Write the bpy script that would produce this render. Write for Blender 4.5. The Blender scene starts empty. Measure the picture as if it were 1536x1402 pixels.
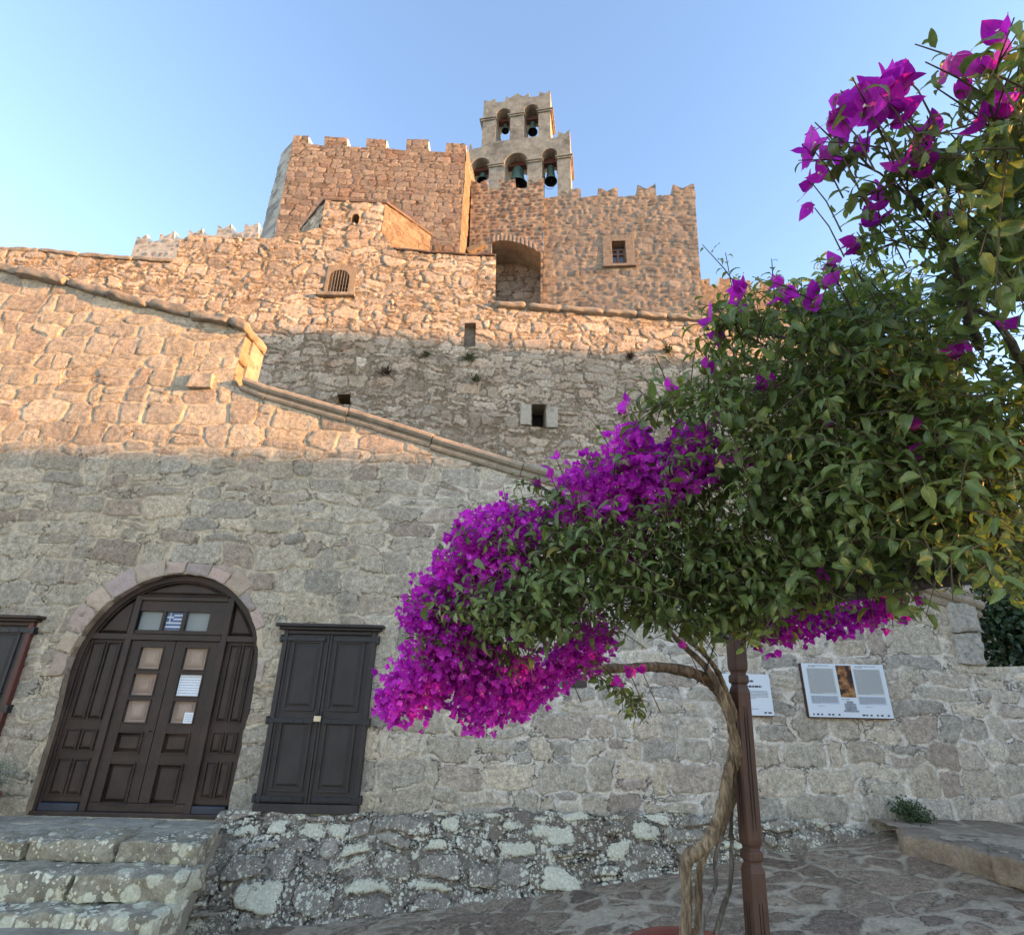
EXPO = 2.72
import bpy, bmesh, math, random
import numpy as np
from mathutils import Vector
rng = np.random.default_rng(11)
random.seed(5)
S = bpy.context.scene
COL = S.collection
# ------------------------------------------------------------------ camera model
FPX = 820.0; VX, VY = 815.0, -1310.0; CX, CY = 768.0, 701.0
RHO = math.atan2(VX-CX, CY-VY); PIT = math.atan2(FPX, math.hypot(VX-CX, CY-VY))
cF = np.array([0, math.cos(PIT), math.sin(PIT)])
_u = np.array([0, -math.sin(PIT), math.cos(PIT)]); _r = np.array([1.0, 0, 0])
cR = _r*math.cos(RHO)+_u*math.sin(RHO); cU = -_r*math.sin(RHO)+_u*math.cos(RHO)
EYE = np.array([0, 0, 1.6])
def ray(x, y): return cF + cR*(x-CX)/FPX + cU*(CY-y)/FPX
def deep(x, y, d): return EYE + d*ray(x, y)          # point at axial depth d
class Plane:
    """vertical plane through (0,Y) turned by th degrees; coordinates u along it, z up, off towards the viewer"""
    def __init__(s, Y, th=0.0):
        s.Y = Y; t = math.radians(th); s.d = np.array([math.cos(t), math.sin(t)]); s.n = np.array([math.sin(t), -math.cos(t)])
    def uz(s, x, y, off=0.0):
        r = ray(x, y); p0 = np.array([0, s.Y]) + s.n*off
        t = np.dot(p0 - EYE[:2], s.n)/np.dot(r[:2], s.n); P = EYE + t*r
        return float(np.dot(P[:2]-p0, s.d)), float(P[2])
    def uzs(s, pts, off=0.0): return [s.uz(x, y, off) for x, y in pts]
    def pt(s, u, z, off=0.0):
        return (s.d[0]*u + s.n[0]*off, s.Y + s.d[1]*u + s.n[1]*off, z)
    def pts(s, u, z, off):
        return np.stack([s.d[0]*u + s.n[0]*off, s.Y + s.d[1]*u + s.n[1]*off, z + 0*u], -1)
# ------------------------------------------------------------------ objects
ROOT = {}
def link(o): COL.objects.link(o); return o
def thing(name, loc, label, cat, group=None):
    o = link(bpy.data.objects.new(name, None)); o.location = loc; o.empty_display_size = .2
    o['label'] = label; o['category'] = cat; o['kind'] = 'thing'
    if group: o['group'] = group
    ROOT[o] = np.array(loc, float)
    return o
def tag(o, label, cat, group=None):
    o['label'] = label; o['category'] = cat
    if group: o['group'] = group
    return o
def structure(o): o['kind'] = 'structure'; return o
def base_of(parent): return ROOT[parent] if parent is not None else np.zeros(3)
def put(name, me, mat, parent=None, loc=None):
    o = link(bpy.data.objects.new(name, me))
    if mat is not None: me.materials.append(mat)
    if parent is not None:
        o.parent = parent
        ROOT[o] = base_of(parent)
    else: ROOT[o] = np.zeros(3)
    if loc is not None: o.location = loc
    return o
def mesh(name, V, Fs, mat, parent=None, smooth=False, attrs=None, loc=None):
    """V world coordinates; Fs list of index tuples, or an (n,4)/(n,3) array"""
    V = np.asarray(V, float)
    org = base_of(parent) if loc is None else np.asarray(loc, float)
    V = V - org
    me = bpy.data.meshes.new(name)
    if isinstance(Fs, np.ndarray):
        k = Fs.shape[1]; n = len(Fs)
        me.vertices.add(len(V)); me.vertices.foreach_set('co', V.astype(np.float32).ravel())
        me.loops.add(n*k); me.loops.foreach_set('vertex_index', Fs.astype(np.int32).ravel())
        me.polygons.add(n); me.polygons.foreach_set('loop_start', np.arange(0, n*k, k, dtype=np.int32))
        me.update(calc_edges=True)
    else:
        me.from_pydata([tuple(v) for v in V], [], [tuple(f) for f in Fs]); me.update()
    if smooth: me.polygons.foreach_set('use_smooth', np.ones(len(me.polygons), bool))
    for nm, (ty, data) in (attrs or {}).items():
        at = me.attributes.new(nm, ty, 'POINT')
        at.data.foreach_set('value' if ty == 'FLOAT' else 'color', np.asarray(data, np.float32).ravel())
    me.update()
    o = put(name, me, mat, parent)
    if parent is None and loc is not None: o.location = loc; ROOT[o] = org
    return o
class MB:
    """collects shapes for one mesh"""
    def __init__(s): s.V = []; s.F = []
    def add(s, V, F):
        b = len(s.V); s.V += [tuple(v) for v in V]; s.F += [tuple(i+b for i in f) for f in F]; return s
    def hexa(s, b4, t4):
        return s.add(list(b4)+list(t4), [(3,2,1,0),(4,5,6,7),(0,1,5,4),(1,2,6,5),(2,3,7,6),(3,0,4,7)])
    def box(s, x0, x1, y0, y1, z0, z1):
        return s.hexa([(x0,y0,z0),(x1,y0,z0),(x1,y1,z0),(x0,y1,z0)], [(x0,y0,z1),(x1,y0,z1),(x1,y1,z1),(x0,y1,z1)])
    def pbox(s, P, u0, u1, z0, z1, o0, o1):      # box on a plane, o1 nearer the viewer
        f = [P.pt(u0,z0,o1),P.pt(u1,z0,o1),P.pt(u1,z1,o1),P.pt(u0,z1,o1)]
        b = [P.pt(u0,z0,o0),P.pt(u1,z0,o0),P.pt(u1,z1,o0),P.pt(u0,z1,o0)]
        return s.hexa(b, f)
    def prism(s, P, poly, o0, o1):
        n = len(poly); A = [P.pt(u,z,o1) for u,z in poly]; B = [P.pt(u,z,o0) for u,z in poly]
        return s.add(A+B, [tuple(range(n)), tuple(range(2*n-1,n-1,-1))] + [(i,i+n,(i+1)%n+n,(i+1)%n) for i in range(n)])
    def panel(s, P, u0, u1, z0, z1, o, rise, bev):   # raised field panel with sloping border
        a = [P.pt(u0,z0,o),P.pt(u1,z0,o),P.pt(u1,z1,o),P.pt(u0,z1,o)]
        b = [P.pt(u0+bev,z0+bev,o+rise),P.pt(u1-bev,z0+bev,o+rise),P.pt(u1-bev,z1-bev,o+rise),P.pt(u0+bev,z1-bev,o+rise)]
        return s.add(a+b, [(4,5,6,7),(0,1,5,4),(1,2,6,5),(2,3,7,6),(3,0,4,7)])
    def tube(s, pts, rad, n=8, cap=True):
        pts = [np.asarray(p, float) for p in pts]; m = len(pts)
        rad = [rad]*m if np.isscalar(rad) else rad
        b = len(s.V); ref = None
        for i, p in enumerate(pts):
            t = pts[min(i+1,m-1)]-pts[max(i-1,0)]; t = t/(np.linalg.norm(t)+1e-9)
            if ref is None: ref = np.cross(t, [0.31,0.2,0.93]) if abs(t[2]) < .9 else np.cross(t, [1,0.1,0])
            ref = ref - t*np.dot(ref,t); ref /= np.linalg.norm(ref)+1e-9; q = np.cross(t, ref)
            for k in range(n):
                a = 2*math.pi*k/n; s.V.append(tuple(p + rad[i]*(ref*math.cos(a)+q*math.sin(a))))
        for i in range(m-1):
            for k in range(n):
                s.F.append((b+i*n+k, b+i*n+(k+1)%n, b+(i+1)*n+(k+1)%n, b+(i+1)*n+k))
        if cap: s.F.append(tuple(b+k for k in range(n-1,-1,-1))); s.F.append(tuple(b+(m-1)*n+k for k in range(n)))
        return s
    def lathe(s, c, prof, n=28, ax=None):
        b = len(s.V)
        for r, z in prof:
            for k in range(n):
                a = 2*math.pi*k/n; s.V.append((c[0]+r*math.cos(a), c[1]+r*math.sin(a), c[2]+z))
        for i in range(len(prof)-1):
            for k in range(n): s.F.append((b+i*n+k, b+i*n+(k+1)%n, b+(i+1)*n+(k+1)%n, b+(i+1)*n+k))
        return s
    def build(s, name, mat, parent=None, smooth=False, bevel=0.0, loc=None):
        o = mesh(name, s.V, s.F, mat, parent, smooth, loc=loc)
        if bevel > 0:
            m = o.modifiers.new('edge', 'BEVEL'); m.width = bevel; m.segments = 2; m.limit_method = 'ANGLE'; m.angle_limit = math.radians(40)
        return o
# ------------------------------------------------------------------ noise and stone patterns (numpy)
_tab = np.random.default_rng(3).random((512, 512)).astype(np.float32)
def vn(x, y, seed=0):
    x = x + seed*17.31; y = y + seed*9.77
    xi = np.floor(x).astype(int); yi = np.floor(y).astype(int); fx = x-xi; fy = y-yi
    fx = fx*fx*(3-2*fx); fy = fy*fy*(3-2*fy); a = _tab[xi%512, yi%512]; b = _tab[(xi+1)%512, yi%512]; c = _tab[xi%512, (yi+1)%512]; d = _tab[(xi+1)%512, (yi+1)%512]
    return (a*(1-fx)+b*fx)*(1-fy) + (c*(1-fx)+d*fx)*fy - .5
def fbm(x, y, sc, seed=0, oc=4):
    r = 0; a = 1.0
    for i in range(oc): r = r + a*vn(x*sc, y*sc, seed+i*3.1); sc *= 2.03; a *= .5
    return r
def sstep(a, b, x): t = np.clip((x-a)/(b-a), 0, 1); return t*t*(3-2*t)
def stone_field(u0, u1, z0, z1, res, sw, sh, seed=1, warp=.03, p=3.0, irr=.35, split=.18, relief=.02, mw=.012, rough=.006, lay=1.0, face=.03):
    R = np.random.default_rng(seed)
    us = np.arange(u0, u1+res, res); zs = np.arange(z0, z1+res, res)
    Z, Uu = np.meshgrid(zs, us, indexing='ij')
    wu = Uu + fbm(Uu, Z, 1.7/sw*.5, seed, 3)*warp*2.2; wz = Z + fbm(Uu, Z, 1.5/sw*.5, seed+50, 3)*warp*2.2 + fbm(Uu*.15, Z*0, 1.0, seed+9, 2)*lay*sh*.6
    st = []
    z = z0 - sh
    while z < z1 + sh:
        h = sh*R.uniform(1-irr, 1+irr*.9); u = u0 - sw*R.uniform(.2, 1.5)
        while u < u1 + sw:
            w = sw*R.uniform(1-irr*1.3, 1+irr*1.5); c = (u+w/2, z+h/2)
            if R.random() < split:
                k = R.uniform(.35, .65)
                st.append((c[0], z+h*k/2, w/2, h*k/2)); st.append((c[0]+R.normal(0,.04*sw), z+h*(k+1)/2, w/2, h*(1-k)/2))
            else: st.append((c[0]+R.normal(0,.05*sw), c[1]+R.normal(0,.09*sh), w/2*R.uniform(.85,1.1), h/2*R.uniform(.85,1.15)))
            u += w
        z += h
    n, m = Z.shape
    d1 = np.full((n, m), 9.0, np.float32); d2 = np.full((n, m), 9.0, np.float32); idx = np.zeros((n, m), int)
    for i, (cu, cz, a, b) in enumerate(st):
        ru = 2.0*a + .25*sw; rz = 2.0*b + .25*sh + warp*2 + lay*sh*.7
        i0 = max(0, int((cz-rz-z0)/res)); i1 = min(n, int((cz+rz-z0)/res)+1); j0 = max(0, int((cu-ru-u0)/res)); j1 = min(m, int((cu+ru-u0)/res)+1)
        if i0 >= i1 or j0 >= j1: continue
        d = (np.abs(wu[i0:i1,j0:j1]-cu)/a)**p + (np.abs(wz[i0:i1,j0:j1]-cz)/b)**p; d = d**(1/p)
        A = d1[i0:i1,j0:j1]; B = d2[i0:i1,j0:j1]; I = idx[i0:i1,j0:j1]
        nb = d < A
        B[:] = np.where(nb, A, np.minimum(B, d)); I[nb] = i; A[:] = np.where(nb, d, A)
    st = np.array(st); hh = np.minimum(st[:,2], st[:,3])
    ed = np.clip((d2-d1)*.5*hh[idx], 0, .3)
    rnd = R.random((len(st), 4)); rr = rnd[idx]; rr[...,3] = 1
    tilt = R.normal(0, .5, (len(st), 2))[idx]; amp = R.uniform(.35, 1.25, len(st))[idx]
    h = sstep(mw*.6, mw+face, ed + fbm(Uu, Z, 9/sw*.4, seed+5, 3)*.010)*relief*amp
    h = h + sstep(mw, mw+.05, ed)*(tilt[...,0]*(wu-st[idx,0])+tilt[...,1]*(wz-st[idx,1]))*relief*1.6
    h = h + fbm(Uu, Z, 12, seed+21, 4)*rough + fbm(Uu, Z, 2.5, seed+31, 3)*rough*1.5
    return dict(us=us, zs=zs, h=h, ed=ed, rnd=rr, res=res, wob=fbm(Uu, Z, .6, seed+77, 3))
def in_poly(U, Z, poly):
    c = np.zeros(U.shape, bool); n = len(poly)
    for i in range(n):
        (x1, y1), (x2, y2) = poly[i], poly[(i+1) % n]
        if y1 == y2: continue
        k = ((y1 > Z) != (y2 > Z)) & (U < (x2-x1)*(Z-y1)/(y2-y1) + x1); c ^= k
    return c
def stone_wall(name, P, poly, fld, mat, parent=None, holes=(), off=None, snap=.75):
    """grid sheet of displaced stones on plane P inside polygon poly (u,z)"""
    us, zs, res = fld['us'], fld['zs'], fld['res']
    Z, U = np.meshgrid(zs, us, indexing='ij'); n, m = U.shape
    inside = in_poly(U, Z, poly)
    for h in holes: inside &= ~in_poly(U, Z, h)
    cc = (U[:-1,:-1]+res/2, Z[:-1,:-1]+res/2)
    q = in_poly(*cc, poly)
    for h in holes: q &= ~in_poly(*cc, h)
    # pull border vertices onto the outline
    used = np.zeros((n, m), bool)
    for a in (0, 1):
        for b in (0, 1): used[a:n-1+a, b:m-1+b] |= q
    full = np.ones((n, m), bool)
    for a in (0, 1):
        for b in (0, 1):
            t = np.zeros((n, m), bool); t[a:n-1+a, b:m-1+b] = q; full &= t
    bi, bj = np.where(used & ~full)
    if len(bi):
        pu, pz = U[bi,bj].copy(), Z[bi,bj].copy(); best = np.full(len(bi), 1e9); nu, nz = pu.copy(), pz.copy()
        for pl in [poly]+list(holes):
            for i in range(len(pl)):
                a = np.array(pl[i]); b = np.array(pl[(i+1) % len(pl)]); d = b-a; L = d@d
                if L < 1e-12: continue
                t = np.clip(((pu-a[0])*d[0]+(pz-a[1])*d[1])/L, 0, 1); x = a[0]+t*d[0]; y = a[1]+t*d[1]
                e = (x-pu)**2+(y-pz)**2; k = e < best; best[k] = e[k]; nu[k] = x[k]; nz[k] = y[k]
        k = best < (res*snap)**2; U = U.copy(); Z = Z.copy(); U[bi[k],bj[k]] = nu[k]; Z[bi[k],bj[k]] = nz[k]
    o = fld['h'] if off is None else fld['h'] + off(U, Z)
    W = P.pts(U, Z, o).reshape(-1, 3)
    ids = np.arange(n*m).reshape(n, m); ii, jj = np.where(q)
    F = np.stack([ids[ii,jj], ids[ii,jj+1], ids[ii+1,jj+1], ids[ii+1,jj]], 1)
    keep = np.unique(F); mp = np.full(n*m, -1); mp[keep] = np.arange(len(keep))
    return mesh(name, W[keep], mp[F], mat, parent, True, {'ed': ('FLOAT', fld['ed'].reshape(-1)[keep]), 'rnd': ('FLOAT_COLOR', fld['rnd'].reshape(-1, 4)[keep])})
# ------------------------------------------------------------------ materials
def lin(r, g, b):
    return tuple(((c/255)/12.92 if c/255 <= .04045 else ((c/255+.055)/1.055)**2.4) for c in (r, g, b))
class NT:
    def __init__(s, name):
        s.m = bpy.data.materials.new(name); s.m.use_nodes = True; s.t = s.m.node_tree; s.n = s.t.nodes
        s.b = s.n['Principled BSDF']; s.out = s.n['Material Output']
    def L(s, a, b): s.t.links.new(a, b)
    def new(s, ty, **kw):
        o = s.n.new(ty)
        for k, v in kw.items(): setattr(o, k, v)
        return o
    def val(s, sock, v):
        if isinstance(v, (int, float)): sock.default_value = v
        elif isinstance(v, tuple): sock.default_value = v if len(v) == 4 or len(sock.default_value) == 3 else (*v, 1)
        else: s.L(v, sock)
    def coord(s, kind='Object'): return s.new('ShaderNodeTexCoord').outputs[kind]
    def noise(s, scale, detail=4, rough=.55, vec=None, dist=0.0):
        o = s.new('ShaderNodeTexNoise'); o.inputs['Scale'].default_value = scale; o.inputs['Detail'].default_value = detail
        o.inputs['Roughness'].default_value = rough; o.inputs['Distortion'].default_value = dist
        s.L(vec if vec is not None else s.coord(), o.inputs['Vector']); return o.outputs['Fac']
    def voro(s, scale, vec=None, feature='F1', rand=1.0):
        o = s.new('ShaderNodeTexVoronoi', feature=feature); o.inputs['Scale'].default_value = scale; o.inputs['Randomness'].default_value = rand
        s.L(vec if vec is not None else s.coord(), o.inputs['Vector']); return o
    def math(s, op, a, b=0.0, c=None, clamp=False):
        o = s.new('ShaderNodeMath', operation=op, use_clamp=clamp); s.val(o.inputs[0], a); s.val(o.inputs[1], b)
        if c is not None: s.val(o.inputs[2], c)
        return o.outputs[0]
    def rng(s, v, a, b, c=0.0, d=1.0, smooth=True):
        o = s.new('ShaderNodeMapRange', interpolation_type='SMOOTHSTEP' if smooth else 'LINEAR'); s.val(o.inputs['Value'], v)
        for k, x in zip(('From Min','From Max','To Min','To Max'), (a,b,c,d)): o.inputs[k].default_value = x
        return o.outputs[0]
    def mix(s, f, a, b, mode='MIX'):
        o = s.new('ShaderNodeMix', data_type='RGBA', blend_type=mode); s.val(o.inputs[0], f); s.val(o.inputs[6], a); s.val(o.inputs[7], b); return o.outputs[2]
    def ramp(s, v, stops):
        o = s.new('ShaderNodeValToRGB'); e = o.color_ramp.elements
        while len(e) < len(stops): e.new(.5)
        for k, (p, c) in zip(e, stops): k.position = p; k.color = (*c, 1)
        s.L(v, o.inputs[0]); return o.outputs[0]
    def attr(s, name): return s.new('ShaderNodeAttribute', attribute_name=name)
    def bump(s, h, strength=.4, dist=.01):
        o = s.new('ShaderNodeBump'); o.inputs['Strength'].default_value = strength; o.inputs['Distance'].default_value = dist
        s.L(h, o.inputs['Height']); s.L(o.outputs[0], s.b.inputs['Normal']); return o
    def fin(s, col, rough=.85, spec=.25, metal=0.0):
        s.val(s.b.inputs['Base Color'], col); s.val(s.b.inputs['Roughness'], rough); s.b.inputs['Specular IOR Level'].default_value = spec; s.b.inputs['Metallic'].default_value = metal
        return s.m
def lichen_mask(t, scale, cover, ragged=.30):
    w = t.new('ShaderNodeMixRGB', blend_type='ADD'); w.inputs[0].default_value = .035
    nz = t.new('ShaderNodeTexNoise'); nz.inputs['Scale'].default_value = scale*1.6; nz.inputs['Detail'].default_value = 3; c = t.coord(); t.L(c, nz.inputs['Vector'])
    t.L(c, w.inputs[1]); t.L(nz.outputs['Color'], w.inputs[2])
    v = t.voro(scale, w.outputs[0]); sep = t.new('ShaderNodeSeparateColor'); t.L(v.outputs['Color'], sep.inputs[0])
    big = t.noise(scale*.14, 3)
    r = t.math('MULTIPLY_ADD', sep.outputs[0], .42, t.math('MULTIPLY_ADD', big, 1.6, cover-1.05))
    r = t.math('ADD', r, t.math('MULTIPLY_ADD', t.noise(scale*5, 4), ragged, -ragged*.5))
    return t.rng(t.math('SUBTRACT', r, v.outputs['Distance']), 0, .07)
def stone_mat(name, cols, mortar, mw=.012, rag=.02, fine=.5, stain=None, stain_amt=.5, lichen=None, crack=.5, bump=.5, xtint=None, streak=None, coat=None, ridge=0.0):
    """cut or rubble stones from the mesh attributes ed (distance to joint) and rnd (per stone)"""
    t = NT(name); ed = t.attr('ed').outputs['Fac']; sep = t.new('ShaderNodeSeparateColor'); t.L(t.attr('rnd').outputs['Color'], sep.inputs[0])
    n0 = t.noise(5.5, 4, .6); n1 = t.noise(15, 6, .68); n2 = t.noise(48, 6, .72); n3 = t.noise(.9, 4, .6); n4 = t.noise(190, 3, .65)
    e = t.math('MULTIPLY_ADD', t.math('SUBTRACT', n1, .5), rag*2.6, ed); e = t.math('MULTIPLY_ADD', t.math('SUBTRACT', n2, .5), rag*1.9, e); e = t.math('MULTIPLY_ADD', t.math('SUBTRACT', n0, .5), rag*2.0, e)
    wide = t.math('MULTIPLY_ADD', t.math('SUBTRACT', n3, .5), mw*5.0, t.math('MULTIPLY', t.math('SUBTRACT', t.noise(3.3, 3), .5), mw*5.0))
    e2 = t.math('SUBTRACT', e, wide)
    m = t.rng(e2, mw*.5, mw*1.3+.004)
    k = len(cols); base = t.ramp(sep.outputs[0], [(i/(k-1), c) for i, c in enumerate(cols)])
    base = t.mix(1.0, base, t.math('MULTIPLY_ADD', sep.outputs[1], .30, .85), 'MULTIPLY')
    base = t.mix(1.0, base, t.rng(n1, .25, .75, 1-.55*fine, 1+.45*fine, False), 'MULTIPLY')
    base = t.mix(1.0, base, t.rng(n2, .3, .7, 1-.50*fine, 1+.42*fine, False), 'MULTIPLY')
    base = t.mix(1.0, base, t.rng(n4, .3, .7, 1-.25*fine, 1+.22*fine, False), 'MULTIPLY')
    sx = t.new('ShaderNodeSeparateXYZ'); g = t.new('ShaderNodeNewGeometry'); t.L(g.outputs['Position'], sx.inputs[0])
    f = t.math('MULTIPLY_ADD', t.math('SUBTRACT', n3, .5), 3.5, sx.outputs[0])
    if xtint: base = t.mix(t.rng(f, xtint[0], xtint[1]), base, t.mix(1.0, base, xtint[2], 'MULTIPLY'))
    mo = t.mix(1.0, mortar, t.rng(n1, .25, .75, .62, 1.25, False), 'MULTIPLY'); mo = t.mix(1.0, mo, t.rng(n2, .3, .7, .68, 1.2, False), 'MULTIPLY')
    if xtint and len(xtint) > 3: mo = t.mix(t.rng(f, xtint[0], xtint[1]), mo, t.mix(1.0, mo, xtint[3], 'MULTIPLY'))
    col = t.mix(m, mo, base)
    if ridge:   # pale smeared lime along the joints
        rd = t.math('MULTIPLY', t.rng(t.math('ABSOLUTE', t.math('SUBTRACT', e2, mw*.9)), .011, .0), t.rng(t.noise(4.5, 4), .38, .6)); col = t.mix(t.math('MULTIPLY', rd, ridge), col, t.mix(1.0, mo, (1.35,1.35,1.35), 'MULTIPLY'))
    cr = t.math('MULTIPLY', t.rng(t.math('ABSOLUTE', t.math('SUBTRACT', e2, mw*1.2)), .0045, .0, 0, 1), t.rng(t.noise(3.1, 4), .46, .58))
    if stain: col = t.mix(t.math('MULTIPLY', t.rng(t.noise(.8, 6, .68), .46, .70), stain_amt), col, t.mix(1.0, col, stain, 'MULTIPLY'))
    if streak:
        mp = t.new('ShaderNodeMapping'); mp.inputs['Scale'].default_value = (1.5, 1.5, .16); t.L(t.coord(), mp.inputs[0])
        col = t.mix(t.math('MULTIPLY', t.rng(t.noise(1.6, 5, .6, mp.outputs[0]), .56, .76), streak), col, t.mix(1.0, col, (.42,.41,.40), 'MULTIPLY'))
    if coat:    # single stones wholly crusted with pale lichen
        cm = t.math('MULTIPLY', t.rng(sep.outputs[1], coat[0], coat[0]+.05), t.rng(t.math('MULTIPLY_ADD', t.math('SUBTRACT', n1, .5), .10, t.math('MULTIPLY_ADD', t.math('SUBTRACT', n2, .5), .05, ed)), .012, .028))
        cm = t.math('MULTIPLY', cm, t.rng(t.math('MULTIPLY_ADD', n1, .5, t.math('MULTIPLY', n0, .6)), .42, .50)); col = t.mix(cm, col, t.mix(1.0, coat[1], t.rng(n2, .3, .7, .7, 1.25, False), 'MULTIPLY'))
    if lichen:
        for sc, cov, c in lichen: col = t.mix(t.math('MULTIPLY', lichen_mask(t, sc, cov), .9), col, t.mix(1.0, c, t.rng(n2, .3, .7, .75, 1.2, False), 'MULTIPLY'))
    col = t.mix(t.math('MULTIPLY', cr, crack), col, (.035, .028, .02))
    h = t.math('ADD', t.math('MULTIPLY', n2, .7), t.math('ADD', t.math('MULTIPLY', n4, .25), t.math('MULTIPLY', m, .30))); h = t.math('ADD', h, t.math('MULTIPLY', n1, .6))
    h = t.math('SUBTRACT', h, t.math('MULTIPLY', cr, .9))
    t.bump(h, bump, .018)
    return t.fin(col, .92, .12)
def plain_stone(name, col, var=.4, sc=9, bump=.4, lichen=None, dark=(.05,.045,.04), stain=.4):
    t = NT(name); n1 = t.noise(sc, 6, .65); n2 = t.noise(sc*6, 5, .65)
    c = t.mix(1.0, col, t.rng(n1, .25, .75, 1-var, 1+var, False), 'MULTIPLY'); c = t.mix(1.0, c, t.rng(n2, .3, .7, 1-var*.6, 1+var*.6, False), 'MULTIPLY')
    c = t.mix(t.math('MULTIPLY', t.rng(t.noise(sc*.35, 5, .7), .5, .75), stain), c, dark)
    if lichen:
        for s, cov, lc in lichen: c = t.mix(t.math('MULTIPLY', lichen_mask(t, s, cov), .9), c, t.mix(1.0, lc, t.rng(n2, .3, .7, .72, 1.2, False), 'MULTIPLY'))
    t.bump(t.math('ADD', n1, t.math('MULTIPLY', n2, .5)), bump, .02)
    return t.fin(c, .92, .15)
def paint(name, col, rough=.5, var=.15, sc=14, stretch=None, bump=.1, spec=.4, metal=0.0):
    t = NT(name); vec = t.coord()
    if stretch: mp = t.new('ShaderNodeMapping'); mp.inputs['Scale'].default_value = stretch; t.L(vec, mp.inputs[0]); vec = mp.outputs[0]
    n = t.noise(sc, 6, .65, vec); n2 = t.noise(sc*.12, 3, .5)
    c = t.mix(1.0, col, t.rng(n, .25, .75, 1-var, 1+var, False), 'MULTIPLY'); c = t.mix(1.0, c, t.rng(n2, .3, .7, 1-var, 1+var, False), 'MULTIPLY')
    t.bump(n, bump, .004)
    return t.fin(c, t.rng(n2, .3, .7, rough-.1, rough+.12, False), spec, metal)
# ------------------------------------------------------------------ camera, sky, sun
cam = link(bpy.data.objects.new('camera', bpy.data.cameras.new('camera')))
cam.data.sensor_fit = 'HORIZONTAL'; cam.data.sensor_width = 36; cam.data.lens = FPX/1536*36
cam.data.clip_start = .05; cam.data.clip_end = 2000
from mathutils import Matrix
M = Matrix.Identity(4)
for i, a in enumerate((cR, cU, -cF)):
    for k in range(3): M[k][i] = a[k]
M.translation = Vector(EYE); cam.matrix_world = M
S.camera = cam
SUN_AZ, SUN_EL = math.radians(12), math.radians(7)      # azimuth measured from +X towards -Y
W = bpy.data.worlds.new('World'); S.world = W; W.use_nodes = True
wt = W.node_tree; bg = wt.nodes['Background']
sky = wt.nodes.new('ShaderNodeTexSky'); sky.sky_type = 'NISHITA'; sky.sun_disc = False
sky.sun_elevation = SUN_EL; sky.sun_rotation = math.radians(90)+SUN_AZ
sky.altitude = 100; sky.air_density = 1.0; sky.dust_density = .1; sky.ozone_density = 2.5
tn = wt.nodes.new('ShaderNodeMix'); tn.data_type = 'RGBA'; tn.blend_type = 'MULTIPLY'; tn.inputs[0].default_value = 1; tn.inputs[7].default_value = (1.20, .935, .86, 1)
wt.links.new(sky.outputs[0], tn.inputs[6]); wt.links.new(tn.outputs[2], bg.inputs[0]); bg.inputs[1].default_value = .15
sl = bpy.data.lights.new('sun', 'SUN'); sl.energy = 2.4; sl.angle = math.radians(.5); sl.color = (1.0, .48, .17)
sun = link(bpy.data.objects.new('sun', sl))
TO_SUN = np.array([math.cos(SUN_AZ)*math.cos(SUN_EL), -math.sin(SUN_AZ)*math.cos(SUN_EL), math.sin(SUN_EL)])
sun.rotation_euler = Vector(TO_SUN).to_track_quat('Z', 'Y').to_euler(); sun.location = (20, -6, 12)
S.view_settings.view_transform = 'Standard'; S.view_settings.look = 'None'; S.view_settings.gamma = 1; S.view_settings.exposure = EXPO
S.cycles.max_bounces = 8; S.cycles.diffuse_bounces = 4; S.cycles.transmission_bounces = 6; S.cycles.transparent_max_bounces = 8
S.cycles.use_denoising = True
# ------------------------------------------------------------------ materials of the place
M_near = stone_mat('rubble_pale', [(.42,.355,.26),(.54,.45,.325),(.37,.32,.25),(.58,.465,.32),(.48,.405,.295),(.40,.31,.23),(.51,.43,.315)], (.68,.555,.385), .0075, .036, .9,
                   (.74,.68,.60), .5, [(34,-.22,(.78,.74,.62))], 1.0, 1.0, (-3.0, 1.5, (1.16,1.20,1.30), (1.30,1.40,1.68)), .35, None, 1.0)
M_plinth = stone_mat('lichened_plinth', [(.29,.24,.185),(.37,.31,.24),(.33,.27,.21)], (.26,.21,.158), .010, .03, .9, (.7,.64,.56), .5,
                   [(13,.18,(.66,.60,.45)),(22,.27,(.73,.665,.50)),(40,.24,(.78,.715,.55))], .9, 1.2, None, None, (.60,(.64,.58,.42)))
M_back = stone_mat('rubble_fortress', [(.35,.285,.21),(.50,.41,.30),(.60,.49,.37),(.41,.34,.26),(.52,.40,.285),(.45,.375,.28)], (.33,.26,.18), .011, .05, .9,
                   (.62,.52,.43), .65, None, 1.0, 1.0, None, None, None, .25)
M_tower = stone_mat('coursed_brown_stone', [(.255,.20,.148),(.315,.25,.185),(.20,.16,.125),(.345,.28,.205),(.265,.205,.158),(.22,.18,.15)], (.195,.148,.105), .0065, .02, .75,
                   (1.0,.55,.38), .45, None, 1.0, .8)
M_castle = stone_mat('dark_coursed_rubble', [(.22,.18,.14),(.28,.232,.178),(.34,.275,.21),(.18,.152,.124),(.35,.27,.20)], (.37,.295,.215), .018, .04, .6,
                   (.7,.62,.55), .4, None, .4, .8)
M_fine = stone_mat('squared_brown_rubble', [(.20,.142,.105),(.27,.19,.137),(.155,.115,.088)], (.39,.30,.21), .022, .02, .5, (.8,.65,.55), .4, None, .3, .7)
M_pale = stone_mat('pale_pointed_stone', [(.30,.28,.24),(.22,.205,.185),(.40,.37,.31)], (.52,.48,.40), .05, .03, .4, None, .4, None, .2, .5)
M_oran = stone_mat('warm_rubble', [(.27,.20,.14),(.22,.165,.115),(.31,.235,.165)], (.26,.195,.13), .014, .03, .6, None, .4, None, .5, .8)
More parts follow.
